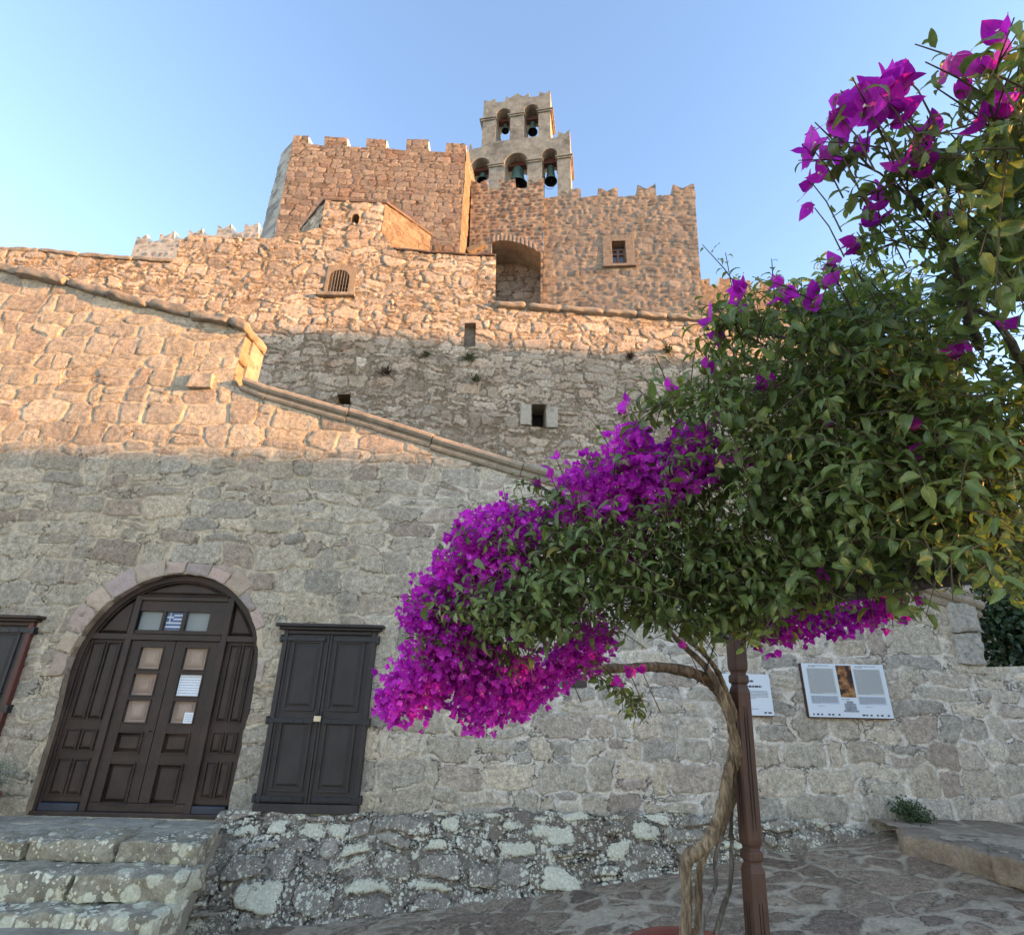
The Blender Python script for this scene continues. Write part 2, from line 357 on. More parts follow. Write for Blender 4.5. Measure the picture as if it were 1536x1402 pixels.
M_bel = plain_stone('belfry_render', (.34,.295,.225), .42, 3.2, .8, None, (.13,.11,.085), .8)
M_cap = plain_stone('coping_stone', (.30,.25,.185), .35, 7, .5, [(16,-.06,(.45,.44,.38))], (.06,.055,.048), .6)
M_mould = plain_stone('moulded_coping', (.32,.265,.195), .3, 8, .4, None, (.07,.065,.055), .5)
M_warmstone = plain_stone('ochre_stone', (.29,.22,.145), .3, 8, .5)
M_core = plain_stone('wall_core', (.33,.28,.21), .3, 3, .5)
M_white = plain_stone('lime_plaster', (.70,.64,.54), .12, 3, .15, None, (.4,.36,.3), .3)
M_step = plain_stone('lichened_step', (.30,.255,.18), .45, 6, 1.0, [(5,.26,(.60,.55,.39)),(14,.24,(.68,.62,.46)),(30,.18,(.74,.68,.52))], (.05,.046,.04), .7)
M_tread = plain_stone('worn_tread', (.38,.325,.245), .4, 8, .5, [(18,-.14,(.45,.45,.40))], (.07,.064,.055), .5)
M_vous = stone_mat('arch_stone', [(.47,.33,.26),(.34,.275,.25),(.52,.40,.27),(.43,.31,.26)], (.5,.4,.28), .004, .003, .35, None, .4, None, .1, .4)
M_dark = paint('dark_recess', (.02,.018,.016), .9)
M_wood = paint('dark_brown_door_paint', (.046,.028,.020), .55, .45, 26, (7, 7, .5), .5, .35)
M_sill = paint('slate_door_sill', (.035,.038,.05), .4, .2, 30)
M_shut = paint('charcoal_shutter_paint', (.038,.030,.027), .55, .35, 26, (7, 7, .5), .45, .35)
M_iron = paint('wrought_iron', (.022,.021,.023), .45, .25, 40, None, .3, .5, .2)
M_red = paint('red_brown_frame', (.085,.026,.018), .5, .3, 18, (5,5,.6), .2)
M_steel = paint('padlock_brass', (.55,.47,.33), .35, .1, 30, None, .05, .5, .7)
M_inner = paint('pale_inner_shutter', (.50,.34,.24), .6, .25, 16, (8, 8, .8), .2)
M_grey = paint('grey_blind', (.34,.35,.32), .6, .05, 5)
M_paper = paint('white_paper', (.80,.80,.80), .8, .02, 8)
M_ink = paint('printed_ink', (.30,.30,.31), .8, .05, 60); M_inkd = paint('dark_print', (.05,.055,.08), .7, .05, 60)
M_blue = paint('flag_blue', (.075,.14,.33), .7, .05, 40)
M_signw = paint('sign_white', (.66,.70,.74), .35, .02, 4); M_signg = paint('sign_text_ground', (.55,.57,.53), .4, .03, 4); M_signb = paint('sign_blue_ground', (.50,.55,.63), .4, .03, 4)
M_rust = paint('sign_edge_brown', (.07,.035,.025), .6)
def glass_mat(name, col, rough=.04, alpha=.25):
    t = NT(name); t.b.inputs['Roughness'].default_value = rough; t.b.inputs['Base Color'].default_value = (*col, 1)
    t.b.inputs['Alpha'].default_value = alpha; t.b.inputs['Specular IOR Level'].default_value = .6; return t.m
M_glass = glass_mat('window_glass', (.12,.14,.15), .04, .10)
M_glassd = glass_mat('castle_pane', (.12,.15,.20), .03, .9)
M_bell = paint('verdigris_bronze', (.085,.15,.115), .5, .35, 9, None, .2, .4, .35)
M_belli = paint('bell_inside_bronze', (.016,.02,.02), .6)
M_yoke = paint('red_headstock_wood', (.14,.045,.033), .7, .3, 12, (4,4,4), .3)
# ------------------------------------------------------------------ ground
P1 = Plane(7.3)
def onY(x, y, Y): r = ray(x, y); return EYE + r*(Y/r[1])
def onZ(x, y, Z): r = ray(x, y); return EYE + r*((Z-1.6)/r[2])
_g = [onY(240,1402,6.75), onY(560,1372,6.78), onY(940,1322,6.9), onY(1340,1268,7.0)]
_gx = np.array([-14]+[p[0] for p in _g]+[16]); _gz = np.array([p[2] for p in _g])
_gz = np.concatenate([[_gz[0]-(_gx[1]+14)*.09], _gz, [_gz[-1]+(16-_gx[-2])*.05]])
def gz(x, y): return np.interp(x, _gx, _gz) + np.clip((x-1.5)/3, 0, 1)*(.07+.16*np.clip(y-6.6, -.9, .0))
def build_street():
    res = .022; R = np.random.default_rng(8)
    xs = np.arange(-5.2, 8.6, res); ys = np.arange(3.6, 7.45, res); Y, X = np.meshgrid(ys, xs, indexing='ij')
    wx = X + fbm(X, Y, 1.1, 3, 3)*.35; wy = Y + fbm(X, Y, 1.1, 13, 3)*.28
    d1 = np.full(X.shape, 9.); d2 = d1.copy(); idx = np.zeros(X.shape, int); n = 620
    pts = np.stack([R.uniform(-5.6, 9, n), R.uniform(3.2, 7.8, n)], 1)
    for i, (a, b) in enumerate(pts):
        d = np.hypot((wx-a)*.82, (wy-b)*1.15); nb = d < d1
        d2 = np.where(nb, d1, np.minimum(d2, d)); idx[nb] = i; d1 = np.where(nb, d, d1)
    ed = (d2-d1)*.5; h = sstep(.012, .06, ed+fbm(X, Y, 6, 40, 3)*.02)*.010 + fbm(X, Y, 3, 41, 4)*.012 + fbm(X, Y, 14, 45, 3)*.004
    Z = gz(X, Y) + h
    V = np.stack([X, Y, Z], -1).reshape(-1, 3); m = len(xs); k = len(ys); ids = np.arange(k*m).reshape(k, m)
    F = np.stack([ids[:-1,:-1].ravel(), ids[:-1,1:].ravel(), ids[1:,1:].ravel(), ids[1:,:-1].ravel()], 1)
    rnd = R.random((n, 4)); rnd[:,3] = 1
    t = stone_mat('street_paving', [(.25,.178,.122),(.30,.218,.15),(.37,.27,.185),(.215,.155,.112),(.33,.235,.16)], (.52,.41,.29), .022, .045, 1.0, (.72,.68,.64), .6, [(34,-.2,(.50,.42,.33))], .5, .9)
    o = mesh('street', V, F, t, None, True, {'ed': ('FLOAT', ed.ravel()), 'rnd': ('FLOAT_COLOR', rnd[idx].reshape(-1, 4))}); structure(o)
    b = MB(); xs2 = [-60.,-14.]+[float(x) for x in _gx]+list(np.arange(1.5, 4.6, .5))+[8., 60.]; xs2 = sorted(set(round(float(x), 3) for x in xs2)); rows = [-60, 3.62, 5.0, 5.7, 6.15, 6.6, 7.4, 60]
    for y in rows:
        for x in xs2: b.V.append((x, y, float(gz(x, y))-.05))
    q = len(xs2)
    for j in range(len(rows)-1):
        for i in range(q-1): b.F.append((j*q+i, j*q+i+1, (j+1)*q+i+1, (j+1)*q+i))
    structure(b.build('ground', plain_stone('trodden_ground', (.26,.22,.18), .3, 4, .5)))
    g = MB(); g.box(-900, 900, -900, 900, -6.2, -6); structure(g.build('terrain', plain_stone('dry_hillside', (.17,.14,.09), .3, .2, .2)))
build_street()
def rough_box(mb, c, rad=.03, amp=.012, div=(8, 8, 8), seed=0, sc=7):
    """c: 8 corners (4 bottom ccw, 4 top); rounded and roughened stone block"""
    c = np.array(c, float); L = [np.linalg.norm(c[1]-c[0]), np.linalg.norm(c[3]-c[0]), np.linalg.norm(c[4]-c[0])]
    r = [min(.9, 2*rad/max(l, 1e-3)) for l in L]; R3 = np.array(r)
    for ax in range(3):
        o1, o2 = [i for i in range(3) if i != ax]
        for sgn in (-1, 1):
            n1, n2 = div[o1], div[o2]; A, B = np.meshgrid(np.linspace(-1,1,n1+1), np.linspace(-1,1,n2+1), indexing='ij')
            p = np.zeros(A.shape+(3,)); p[...,o1] = A; p[...,o2] = B; p[...,ax] = sgn
            inn = np.clip(p, -(1-R3), 1-R3); de = (p-inn)/R3; nn = np.maximum(np.linalg.norm(de, axis=-1, keepdims=True), 1.0); p = inn+de/nn*R3
            w = (p+1)/2; a, b2, t = w[...,0:1], w[...,1:2], w[...,2:3]
            lo = (c[0]*(1-a)+c[1]*a)*(1-b2)+(c[3]*(1-a)+c[2]*a)*b2; hi = (c[4]*(1-a)+c[5]*a)*(1-b2)+(c[7]*(1-a)+c[6]*a)*b2
            q = lo*(1-t)+hi*t; x, y, z = q[...,0], q[...,1], q[...,2]
            d = np.stack([fbm(y*1.3+z, z-x, sc, seed+1, 4), fbm(x+z*1.1, z-y*.7, sc, seed+2, 4), fbm(x-y*.6, y+z*.8, sc, seed+3, 4)], -1)
            q = q + d*amp; base = len(mb.V); mb.V += [tuple(v) for v in q.reshape(-1,3)]
            for i in range(n1):
                for j in range(n2):
                    f = (base+i*(n2+1)+j, base+(i+1)*(n2+1)+j, base+(i+1)*(n2+1)+j+1, base+i*(n2+1)+j+1)
                    flip = (sgn > 0) ^ (ax == 1); mb.F.append(f if flip else f[::-1])
def plane_block(mb, P, a, b, hgt, o0, o1, **k):
    """block along a->b (u,z) on plane P, hgt measured perpendicular upwards"""
    d = np.array([b[0]-a[0], b[1]-a[1]]); d /= np.linalg.norm(d); n = np.array([-d[1], d[0]])*hgt
    q = [(a, o1), (b, o1), (b, o0), (a, o0)]
    rough_box(mb, [P.pt(p[0], p[1], o) for p, o in q]+[P.pt(p[0]+n[0], p[1]+n[1], o) for p, o in q], **k)
def core(name, P, poly, o_front, thick, mat, parent):
    return MB().prism(P, poly, o_front-thick, o_front).build(name, mat, parent)
def reveal(mb, P, poly, o_front, o_back, closed=True):
    n = len(poly)
    for i in range(n if closed else n-1):
        a, b = poly[i], poly[(i+1) % n]; mb.add([P.pt(*a,o_front), P.pt(*b,o_front), P.pt(*b,o_back), P.pt(*a,o_back)], [(0,1,2,3)])
# ------------------------------------------------------------------ stone building with the arched door
T1 = thing('stone_building', (-1.0, 7.3, 0.0), 'long pale rubble stone building front with an arched brown door and sloping top', 'building')
DC = (-4.31, 1.75); DR = 1.19
top_hi = P1.uzs([(-90,384),(0,404),(60,420),(100,430),(160,446),(260,472),(330,487),(367,497)])
ledge = P1.uz(366,574); lowtop = P1.uzs([(366,578),(520,626),(645,664),(780,706),(830,722),(1465,914)])
uS = top_hi[-1][0]
end_hi = P1.uz(1470,1000)
near_poly = [(top_hi[0][0],-.8)] + top_hi + [(uS+.03, (top_hi[-1][1]+lowtop[0][1])/2+.3), (uS+.0, lowtop[0][1])] + lowtop[1:] + [(end_hi[0]+.06, end_hi[1]), (8.6, end_hi[1]+.12), (8.6,-.8)]
near_poly[len(top_hi)+0] = (uS+.04, near_poly[len(top_hi)][1])
door_hole = [(DC[0]-DR+.05, .17), (DC[0]-DR+.045, 1.2)] + [(DC[0]+DR*math.cos(a), DC[1]+DR*math.sin(a)) for a in np.linspace(math.pi, 0, 40)]
jag = [(DC[0]+DR-.0, 1.5), (DC[0]+DR+.01, 1.3), (DC[0]+DR-.015, 1.15), (DC[0]+DR-.035, 1.02), (DC[0]+DR-.015, .9), (DC[0]+DR-.03, .6), (DC[0]+DR-.04, .4), (DC[0]+DR-.03, .17)]
door_hole += jag
fl = stone_field(top_hi[0][0], 8.6, -.8, 8.3, .0165, .43, .265, 4, .055, 3.2, .42, .25, .014, .010, .0085, 1.0, .016)
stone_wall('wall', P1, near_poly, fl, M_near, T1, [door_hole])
core('wall_backing', P1, [(u, z-.03) for u, z in near_poly[1:-1]][0:len(top_hi)]+[(uS-.02, -.7), (top_hi[0][0], -.7)], -.25, .4, M_core, T1)
core('wall_backing', P1, [(uS, -.7), (8.5, -.7), (8.5, end_hi[1]-.05), (end_hi[0], end_hi[1]-.05)]+[(u, z-.03) for u, z in lowtop[::-1]], -.25, .35, M_core, T1)
# lit end of the higher block
m = MB(); zz0, zz1 = lowtop[0][1]-.05, top_hi[-1][1]
for i in range(4):
    a = zz0+(zz1-zz0)*i/4; b = zz0+(zz1-zz0)*(i+1)/4-.006; x0 = uS-.38-.1*(i % 2); x1 = uS+.03-.025*(i % 2)
    rough_box(m, [(x0,7.302,a),(x1,7.302,a),(x1,7.92,a),(x0,7.92,a),(x0,7.302,b),(x1,7.302,b),(x1,7.92,b),(x0,7.92,b)], .05, .035, (10,14,8), 60+i, 6)
m.build('end_quoin', M_near if False else M_warmstone, T1, True)
# rough coping on the higher part
m = MB(); R = random.Random(4)
pts = P1.uzs([(-90,384),(28,412),(100,430),(163,446),(222,462),(287,478),(345,490),(372,497)])
for i in range(len(pts)-1):
    a, b = pts[i], pts[i+1]; plane_block(m, P1, (a[0]+.01, a[1]-.02+R.uniform(-.03,.03)), (b[0]-.01, b[1]-.02+R.uniform(-.03,.03)), R.uniform(.13,.18), -.62, R.uniform(.08,.13), rad=.05, amp=.05, div=(16,14,6), seed=20+i, sc=5)
m.build('coping', M_cap, T1, True)
# moulded coping on the lower slope
prof = [(-.02,-.35),(-.02,.01),(.0,.045),(.035,.06),(.06,.045),(.065,.03),(.085,.035),(.10,.075),(.135,.10),(.175,.095),(.20,.07),(.215,.02),(.22,-.35)]
def moulding(mb, P, a, b, prof, gap=.006):
    d = np.array([b[0]-a[0], b[1]-a[1]]); L = np.linalg.norm(d); d /= L; n = np.array([-d[1], d[0]]); base = len(mb.V); k = len(prof)
    for s in (gap, L-gap):
        for h, o in prof: mb.V.append(P.pt(a[0]+d[0]*s+n[0]*h, a[1]+d[1]*s+n[1]*h, o))
    for i in range(k-1): mb.F.append((base+i, base+k+i, base+k+i+1, base+i+1))
    mb.F.append(tuple(base+i for i in range(k))); mb.F.append(tuple(base+k+i for i in range(k-1, -1, -1)))
m = MB(); cp = [(362,576),(400,590),(520,624),(645,664),(780,705),(905,743),(1030,781),(1150,818),(1270,854),(1375,886),(1466,914)]
for i in range(len(cp)-1):
    a = P1.uz(*cp[i]); b = P1.uz(*cp[i+1]); dz = R.uniform(-.012, .012); moulding(m, P1, (a[0],a[1]-.10+dz), (b[0],b[1]-.10+dz+R.uniform(-.012,.012)), prof)
m.build('moulded_coping', M_mould, T1, False, .006)
M_proj = plain_stone('projecting_stone', (.42,.345,.255), .45, 9, .9)
# projecting stub stone and corner post at the right end
m = MB(); a = P1.uz(284,583); b = P1.uz(318,585); c2 = P1.uz(302,560)
plane_block(m, P1, a, b, .24, -.05, .085, rad=.012, amp=.03, div=(8,6,8), seed=77); m.build('projecting_stone', M_proj, T1, True)
m = MB(); a = P1.uz(1442,1012); 
for i in range(2):
    z0 = end_hi[1]+.02+i*.39; z1 = z0+.38; x0 = a[0]-.02+.02*i; x1 = end_hi[0]+.05+.05*i
    rough_box(m, [(x0,7.22,z0),(x1,7.22,z0),(x1,7.7,z0),(x0,7.7,z0),(x0+.02,7.22,z1),(x1+.03,7.22,z1),(x1+.03,7.7,z1),(x0+.02,7.7,z1)], .03, .03, (8,10,12), 90+i, 9)
m.build('corner_stone', plain_stone('grey_corner_stone', (.44,.40,.34), .5, 16, 1.0), T1, True)
# arch stones
V = []; F = []; ED = []; RN = []
ang = [-.10]; R2 = np.random.default_rng(12)
while ang[-1] < math.pi*1.0: ang.append(ang[-1]+R2.uniform(.19,.31))
mbv = MB(); rn = []
for i in range(len(ang)-1):
    a0, a1 = ang[i]+.007, ang[i+1]-.007; ro = DR+(R2.uniform(.14,.28) if ang[i] > .75 else R2.uniform(.07,.13)); n0 = len(mbv.V)
    def q(r, a, y): return (DC[0]+r*math.cos(a), y, DC[1]+r*math.sin(a))
    y0 = 7.3-R2.uniform(.022,.036)
    am = (a0+a1)/2
    ri = DR+.002
    rough_box(mbv, [q(ri,a1,y0),q(ri,a0,y0),q(ri,a0,7.46),q(ri,a1,7.46),q(ro,a1,y0),q(ro,a0,y0),q(ro,a0,7.46),q(ro,a1,7.46)], .02, .02, (8,4,8), 100+i, 9)
    rn += [[R2.random(), R2.random(), .5, 1]]*(len(mbv.V)-n0)
mesh('arch_surround', mbv.V, mbv.F, M_vous, T1, True, {'ed': ('FLOAT', np.full(len(mbv.V), .2)), 'rnd': ('FLOAT_COLOR', np.array(rn))})
m = MB(); reveal(m, P1, door_hole, .0, -.16, False); m.build('door_jamb', M_warmstone, T1)
# ---- entrance door
def pz(y, x=230, off=-.1): return P1.uz(x, y, off)[1]
def pu(x, y, off=-.1): return P1.uz(x, y, off)[0]
Dr = thing('entrance_door', (DC[0], 7.4, .17), '', ''); del Dr['label']; del Dr['category']; del Dr['kind']; Dr.parent = T1; Dr.location = Vector((DC[0],7.4,.17))-Vector(ROOT[T1])
zb = .18
m = MB(); arc = [(DC[0]+1.185*math.cos(a), DC[1]+1.185*math.sin(a)) for a in np.linspace(0, math.pi, 40)]
m.prism(P1, [(DC[0]-1.18, zb), (DC[0]+1.18, zb)]+arc, -.20, -.175); m.build('backboard', M_wood, Dr)
def ring(mb, r0, r1, o0, o1, n=48, a0=0, a1=math.pi):
    A = np.linspace(a0, a1, n)
    for i in range(n-1):
        p = [(DC[0]+r*math.cos(a), DC[1]+r*math.sin(a)) for r, a in ((r0,A[i]),(r1,A[i]),(r1,A[i+1]),(r0,A[i+1]))]
        mb.add([P1.pt(*k,o0) for k in p]+[P1.pt(*k,o1) for k in p], [(4,5,6,7),(0,4,7,3),(1,2,6,5)])
m = MB(); ring(m, 1.11, 1.185, -.18, -.085); ring(m, 1.09, 1.115, -.18, -.115)
for s in (-1, 1):
    a, b = sorted((DC[0]+s*1.11, DC[0]+s*1.185)); m.pbox(P1, a, b, zb, DC[1]+.001, -.18, -.085)
    a, b = sorted((DC[0]+s*1.09, DC[0]+s*1.112)); m.pbox(P1, a, b, zb, DC[1]+.001, -.18, -.115)
ML, MR = -4.885, -3.665; TZ = 2.10
for u in (ML, MR): m.pbox(P1, u-.04, u+.04, zb, 2.66, -.18, -.088)
m.pbox(P1, DC[0]-1.10, ML-.04, TZ, TZ+.075, -.18, -.092); m.pbox(P1, MR+.04, DC[0]+1.10, TZ, TZ+.075, -.18, -.092); m.pbox(P1, ML+.04, MR-.04, TZ, TZ+.075, -.18, -.084)
m.pbox(P1, ML+.04, MR-.04, 2.60, 2.655, -.18, -.084); m.pbox(P1, ML+.04, MR-.04, 2.655, 2.67, -.18, -.07)
m.pbox(P1, ML+.04, MR-.04, 2.175, 2.19, -.18, -.07)
m.build('door_frame', M_wood, Dr, False, .006)
# top panels following the arch
def arc_panel(mb, u0, u1, z0, r, o, rise, bev, n=14):
    us = np.linspace(u0, u1, n); outer = [(u0, z0), (u1, z0)]+[(u, max(z0+.004, DC[1]+math.sqrt(max(r*r-(u-DC[0])**2, 0)))) for u in us[::-1]]
    us2 = np.linspace(u0+bev, u1-bev, n); inner = [(u0+bev, z0+bev), (u1-bev, z0+bev)]+[(u, max(z0+bev+.004, DC[1]+math.sqrt(max((r-bev)**2-(u-DC[0])**2, 0)))) for u in us2[::-1]]
    k = len(outer); mb.add([P1.pt(*p,o) for p in outer]+[P1.pt(*p,o+rise) for p in inner], [tuple(range(k, 2*k))]+[(i,(i+1)%k,(i+1)%k+k,i+k) for i in range(k)])
m = MB(); arc_panel(m, ML+.05, MR-.05, 2.68, 1.08, -.14, .025, .03); m.build('arched_panel', M_wood, Dr)
m = MB(); arc_panel(m, DC[0]-1.0, ML-.05, TZ+.085, 1.08, -.15, .03, .03); m.build('arched_panel', M_wood, Dr)
m = MB(); arc_panel(m, MR+.05, DC[0]+1.0, TZ+.085, 1.08, -.15, .03, .03); m.build('arched_panel', M_wood, Dr)
# side panels
for u0, u1 in ((DC[0]-1.095, ML-.04), (MR+.04, DC[0]+1.095)):
    m = MB(); m.pbox(P1, u0, u1, zb+.11, TZ, -.18, -.135); mid = (u0+u1)/2; g = .055
    for z0, z1 in ((pz(1079), pz(965)), (pz(1126), pz(1097)), (pz(1194), pz(1142))):
        for a, b in ((u0+g+.01, mid-g/2), (mid+g/2, u1-g-.01)):
            m.panel(P1, a, b, z0, z1, -.134, .022, .032)
            for (p, r_, s_, t_) in ((a-.014,a,z0-.014,z1+.014),(b,b+.014,z0-.014,z1+.014),(a,b,z0-.014,z0),(a,b,z1,z1+.014)): m.pbox(P1, p, r_, s_, t_, -.136, -.116)
    m.build('side_panel', M_wood, Dr, False, .003)
    m = MB(); m.pbox(P1, u0+.01, u1-.01, zb+.02, zb+.10, -.16, -.075); m.build('sill_board', M_sill, Dr, False, .01)
m = MB(); m.pbox(P1, DC[0]-1.18, DC[0]+1.18, zb-.05, zb+.025, -.18, -.045); m.build('threshold', M_wood, Dr, False, .008)
m = MB(); m.pbox(P1, ML+.04, MR-.04, zb+.025, zb+.11, -.18, -.11); m.build('threshold', M_wood, Dr, False, .006)
# leaves with three panes
mid = (ML+MR)/2; ZP = [(pz(1003), pz(970)), (pz(1043), pz(1010)), (pz(1084), pz(1050))]
for k, (u0, u1) in enumerate(((ML+.042, mid-.004), (mid+.004, MR-.042))):
    lf = MB(); w = u1-u0; a, b = u0+.135, u1-.135; z0, z1 = zb+.115, TZ-.004; o0, o1 = -.165, -.115
    lf.pbox(P1, u0, a, z0, z1, o0, o1); lf.pbox(P1, b, u1, z0, z1, o0, o1)
    edges = [z0] + [v for pr in ((pz(1206),pz(1146)),(pz(1129),pz(1099))) for v in pr]
    zs_ = [(z0, pz(1206)), (pz(1146), pz(1129)), (pz(1099), ZP[2][0]), (ZP[2][1], ZP[1][0]), (ZP[1][1], ZP[0][0]), (ZP[0][1], z1)]
    for p, q_ in zs_: lf.pbox(P1, a, b, p, q_, o0, o1-.002)
    for p, q_ in ((pz(1206), pz(1146)), (pz(1129), pz(1099))):
        lf.pbox(P1, a, b, p, q_, o0, -.150); lf.panel(P1, a+.012, b-.012, p+.012, q_-.012, -.149, .026, .034)
        for (x0,x1,y0,y1) in ((a-.012,b+.012,p-.014,p+.003),(a-.012,b+.012,q_-.003,q_+.014),(a-.012,a+.003,p,q_),(b-.003,b+.012,p,q_)): lf.pbox(P1, x0, x1, y0, y1, -.118, -.098)
    for p, q_ in ZP:
        for (x0,x1,y0,y1) in ((a-.01,b+.01,p-.012,p+.004),(a-.01,b+.01,q_-.004,q_+.012),(a-.01,a+.004,p,q_),(b-.004,b+.01,p,q_)): lf.pbox(P1, x0, x1, y0, y1, -.118, -.103)
    lf.build('door_leaf', M_wood, Dr, False, .003)
    inn = MB(); inn.pbox(P1, a, b, ZP[2][0]-.02, ZP[0][1]+.02, -.172, -.163)
    for p, q_ in ZP:
        inn.panel(P1, a+.05, b-.05, p+.03, q_-.03, -.162, .012, .02)
        inn.panel(P1, a+.085, b-.085, p+.06, q_-.06, -.149, .006, .01)
    inn.build('inner_shutter', M_inner, Dr)
    for p, q_ in ZP: MB().pbox(P1, a+.001, b-.001, p+.001, q_-.001, -.135, -.131).build('glass_pane', M_glass, Dr)
mm = MB(); mm.tube([P1.pt(mid-.05, 1.05, -.115), P1.pt(mid-.05, 1.05, -.07)], .007, 8); mm.tube([P1.pt(mid-.05, 1.05, -.075), P1.pt(mid-.05, 1.0, -.075)], .006, 8); mm.build('door_handle', M_iron, Dr)
# transom window
m = MB(); z0, z1 = pz(945, 260), pz(917, 260); cu = [pu(204,932), pu(240,932), pu(245,932), pu(271,932), pu(277,932), pu(312,932)]
m.pbox(P1, ML+.04, cu[0], 2.19, 2.60, -.17, -.11); m.pbox(P1, cu[5], MR-.04, 2.19, 2.60, -.17, -.11); m.pbox(P1, cu[0], cu[5], 2.19, z0, -.17, -.112); m.pbox(P1, cu[0], cu[5], z1, 2.60, -.17, -.112)
m.pbox(P1, cu[1], cu[2], z0, z1, -.17, -.114); m.pbox(P1, cu[3], cu[4], z0, z1, -.17, -.114); m.build('transom_window', M_wood, Dr, False, .004)
MB().pbox(P1, cu[0], cu[5], z0, z1, -.174, -.166).build('transom_blind', M_grey, Dr)
MB().pbox(P1, cu[0], cu[5], z0, z1, -.138, -.134).build('transom_glass', M_glass, Dr)
# flag behind the transom glass
fu0, fu1 = cu[2]+.004, cu[3]-.004; fz0, fz1 = z0+.012, z1-.006; T = thing('flag', P1.pt(fu0, fz0, -.155), 'small blue and white striped flag with a cross behind the transom glass', 'flag')
st = MB(); hs = (fz1-fz0)/9
for i in range(9):
    if i % 2 == 0: st.pbox(P1, fu0+(fu1-fu0)*.40 if i < 5 else fu0, fu1, fz1-hs*(i+1), fz1-hs*i, -.1545, -.152)
ch = 5*hs; cw = (fu1-fu0)*.40
for (x0,x1,y0,y1) in ((0,.40,0,.40),(.60,1,0,.40),(0,.40,.60,1),(.60,1,.60,1)): st.pbox(P1, fu0+cw*x0, fu0+cw*x1, fz1-ch+ch*y0, fz1-ch+ch*y1, -.1545, -.152)
MB().pbox(P1, fu0, fu1, fz0, fz1, -.158, -.1555).build('cloth', M_paper, T); st.build('blue_stripes', M_blue, T)
# notices
a, b = mid+.004+.135, MR-.042-.135
def notice(name, u0, u1, z0, z1, off, lines, label, seed):
    T = thing(name, P1.pt(u0, z0, off), label, 'notice'); MB().pbox(P1, u0, u1, z0, z1, off, off+.002).build('sheet', M_paper, T)
    R = random.Random(seed); k = MB(); z = z1-.02
    for i in range(lines):
        hh = (z1-z0-.03)/lines; u = u0+.015
        while u < u1-.02:
            w = R.uniform(.008,.028); e = min(u+w, u1-.012); k.pbox(P1, u, e, z-hh*.42, z-hh*.16, off+.0025, off+.0032); u = e+R.uniform(.004,.01)
        z -= hh
    k.build('lettering', M_ink, T)
notice('paper_notice', a+.01, b-.004, ZP[1][0]+.006, ZP[1][1]-.004, -.129, 7, 'white printed sheet filling the middle pane of the right door leaf', 3)
notice('paper_notice', b-.125, b-.012, ZP[2][0]+.004, ZP[2][0]+.125, -.129, 4, 'small white slip in the corner of the lowest door pane', 4)
# ---- shutters beside the door
def shutter_set(parent, name, u0, u1, z0, z1, side_red=False):
    Sh = thing(name, P1.pt((u0+u1)/2, z0, 0), '', ''); del Sh['label']; del Sh['category']; del Sh['kind']; Sh.parent = parent; Sh.location = Vector(ROOT[Sh])-Vector(ROOT[parent])
    o1 = .075; m = MB(); jm = M_red if side_red else M_shut
    m.pbox(P1, u0, u0+.06, z0+.09, z1, -.05, o1); m.build('side_post', jm, Sh, False, .006); m = MB(); m.pbox(P1, u1-.06, u1, z0+.09, z1, -.05, o1); m.build('side_post', jm, Sh, False, .006)
    m = MB(); m.pbox(P1, u0+.06, u1-.06, z1-.05, z1, -.05, o1); m.pbox(P1, u0-.05, u1+.05, z1, z1+.035, -.04, o1+.05); m.pbox(P1, u0-.09, u1+.09, z1+.035, z1+.075, -.04, o1+.09); m.build('cornice', M_shut if not side_red else M_wood, Sh, False, .012)
    m = MB(); m.pbox(P1, u0-.01, u1+.01, z0, z0+.09, -.05, o1+.03); m.build('bottom_rail', M_shut, Sh, False, .008)
    mid = (u0+u1)/2; H = z1-z0
    for a, b in ((u0+.062, mid-.004), (mid+.004, u1-.062)):
        lf = MB(); lf.pbox(P1, a, b, z0+.092, z1-.052, .0, .045); g = .10
        for s, e in ((z0+.235, z0+.235+H*.355), (z0+H*.545, z1-.155)):
            for (x0,x1,y0,y1) in ((a+g-.03,b-g+.03,s-.03,s),(a+g-.03,b-g+.03,e,e+.03),(a+g-.03,a+g,s,e),(b-g,b-g+.03,s,e)): lf.pbox(P1, x0, x1, y0, y1, .043, .064)
            lf.panel(P1, a+g+.022, b-g-.022, s+.022, e-.022, .0455, .012, .03)
        lf.pbox(P1, a, a+.03, z0+.092, z1-.052, .045, .058); lf.pbox(P1, b-.03, b, z0+.092, z1-.052, .045, .058)
        lf.build('shutter_leaf', M_shut, Sh, False, .004)
        for zz in (z0+.135, z0+H*.475, z1-.105):
            s = MB(); x0, x1 = (u0-.035, b-.05) if a < mid-.1 else (a+.05, u1+.035)
            s.pbox(P1, x0, x1, zz-.026, zz+.026, .066, .082)
            for j in range(4): s.pbox(P1, x0+.08+j*.12, x0+.1+j*.12, zz-.01, zz+.01, .082, .09)
            s.pbox(P1, (x0 if a < mid-.1 else x1-.03), (x0+.03 if a < mid-.1 else x1), zz-.045, zz+.045, -.02, .088)
            s.build('strap_hinge', M_iron, Sh, False, .004)
    return Sh, mid, H
sh, smid, sH = shutter_set(T1, 'window_shutter', -2.84, -1.665, .265, 2.255)
k = thing('padlock', P1.pt(smid, 1.28, .09), 'small brass padlock closing the middle strap of the charcoal shutters', 'padlock')
MB().pbox(P1, smid-.045, smid+.04, 1.205, 1.27, .083, .108).build('lock_body', M_steel, k, False, .006)
MB().tube([P1.pt(smid-.028,1.265,.096), P1.pt(smid-.028,1.30,.096), P1.pt(smid,1.315,.096), P1.pt(smid+.025,1.30,.096), P1.pt(smid+.025,1.265,.096)], .006, 8).build('shackle', M_iron, k, True)
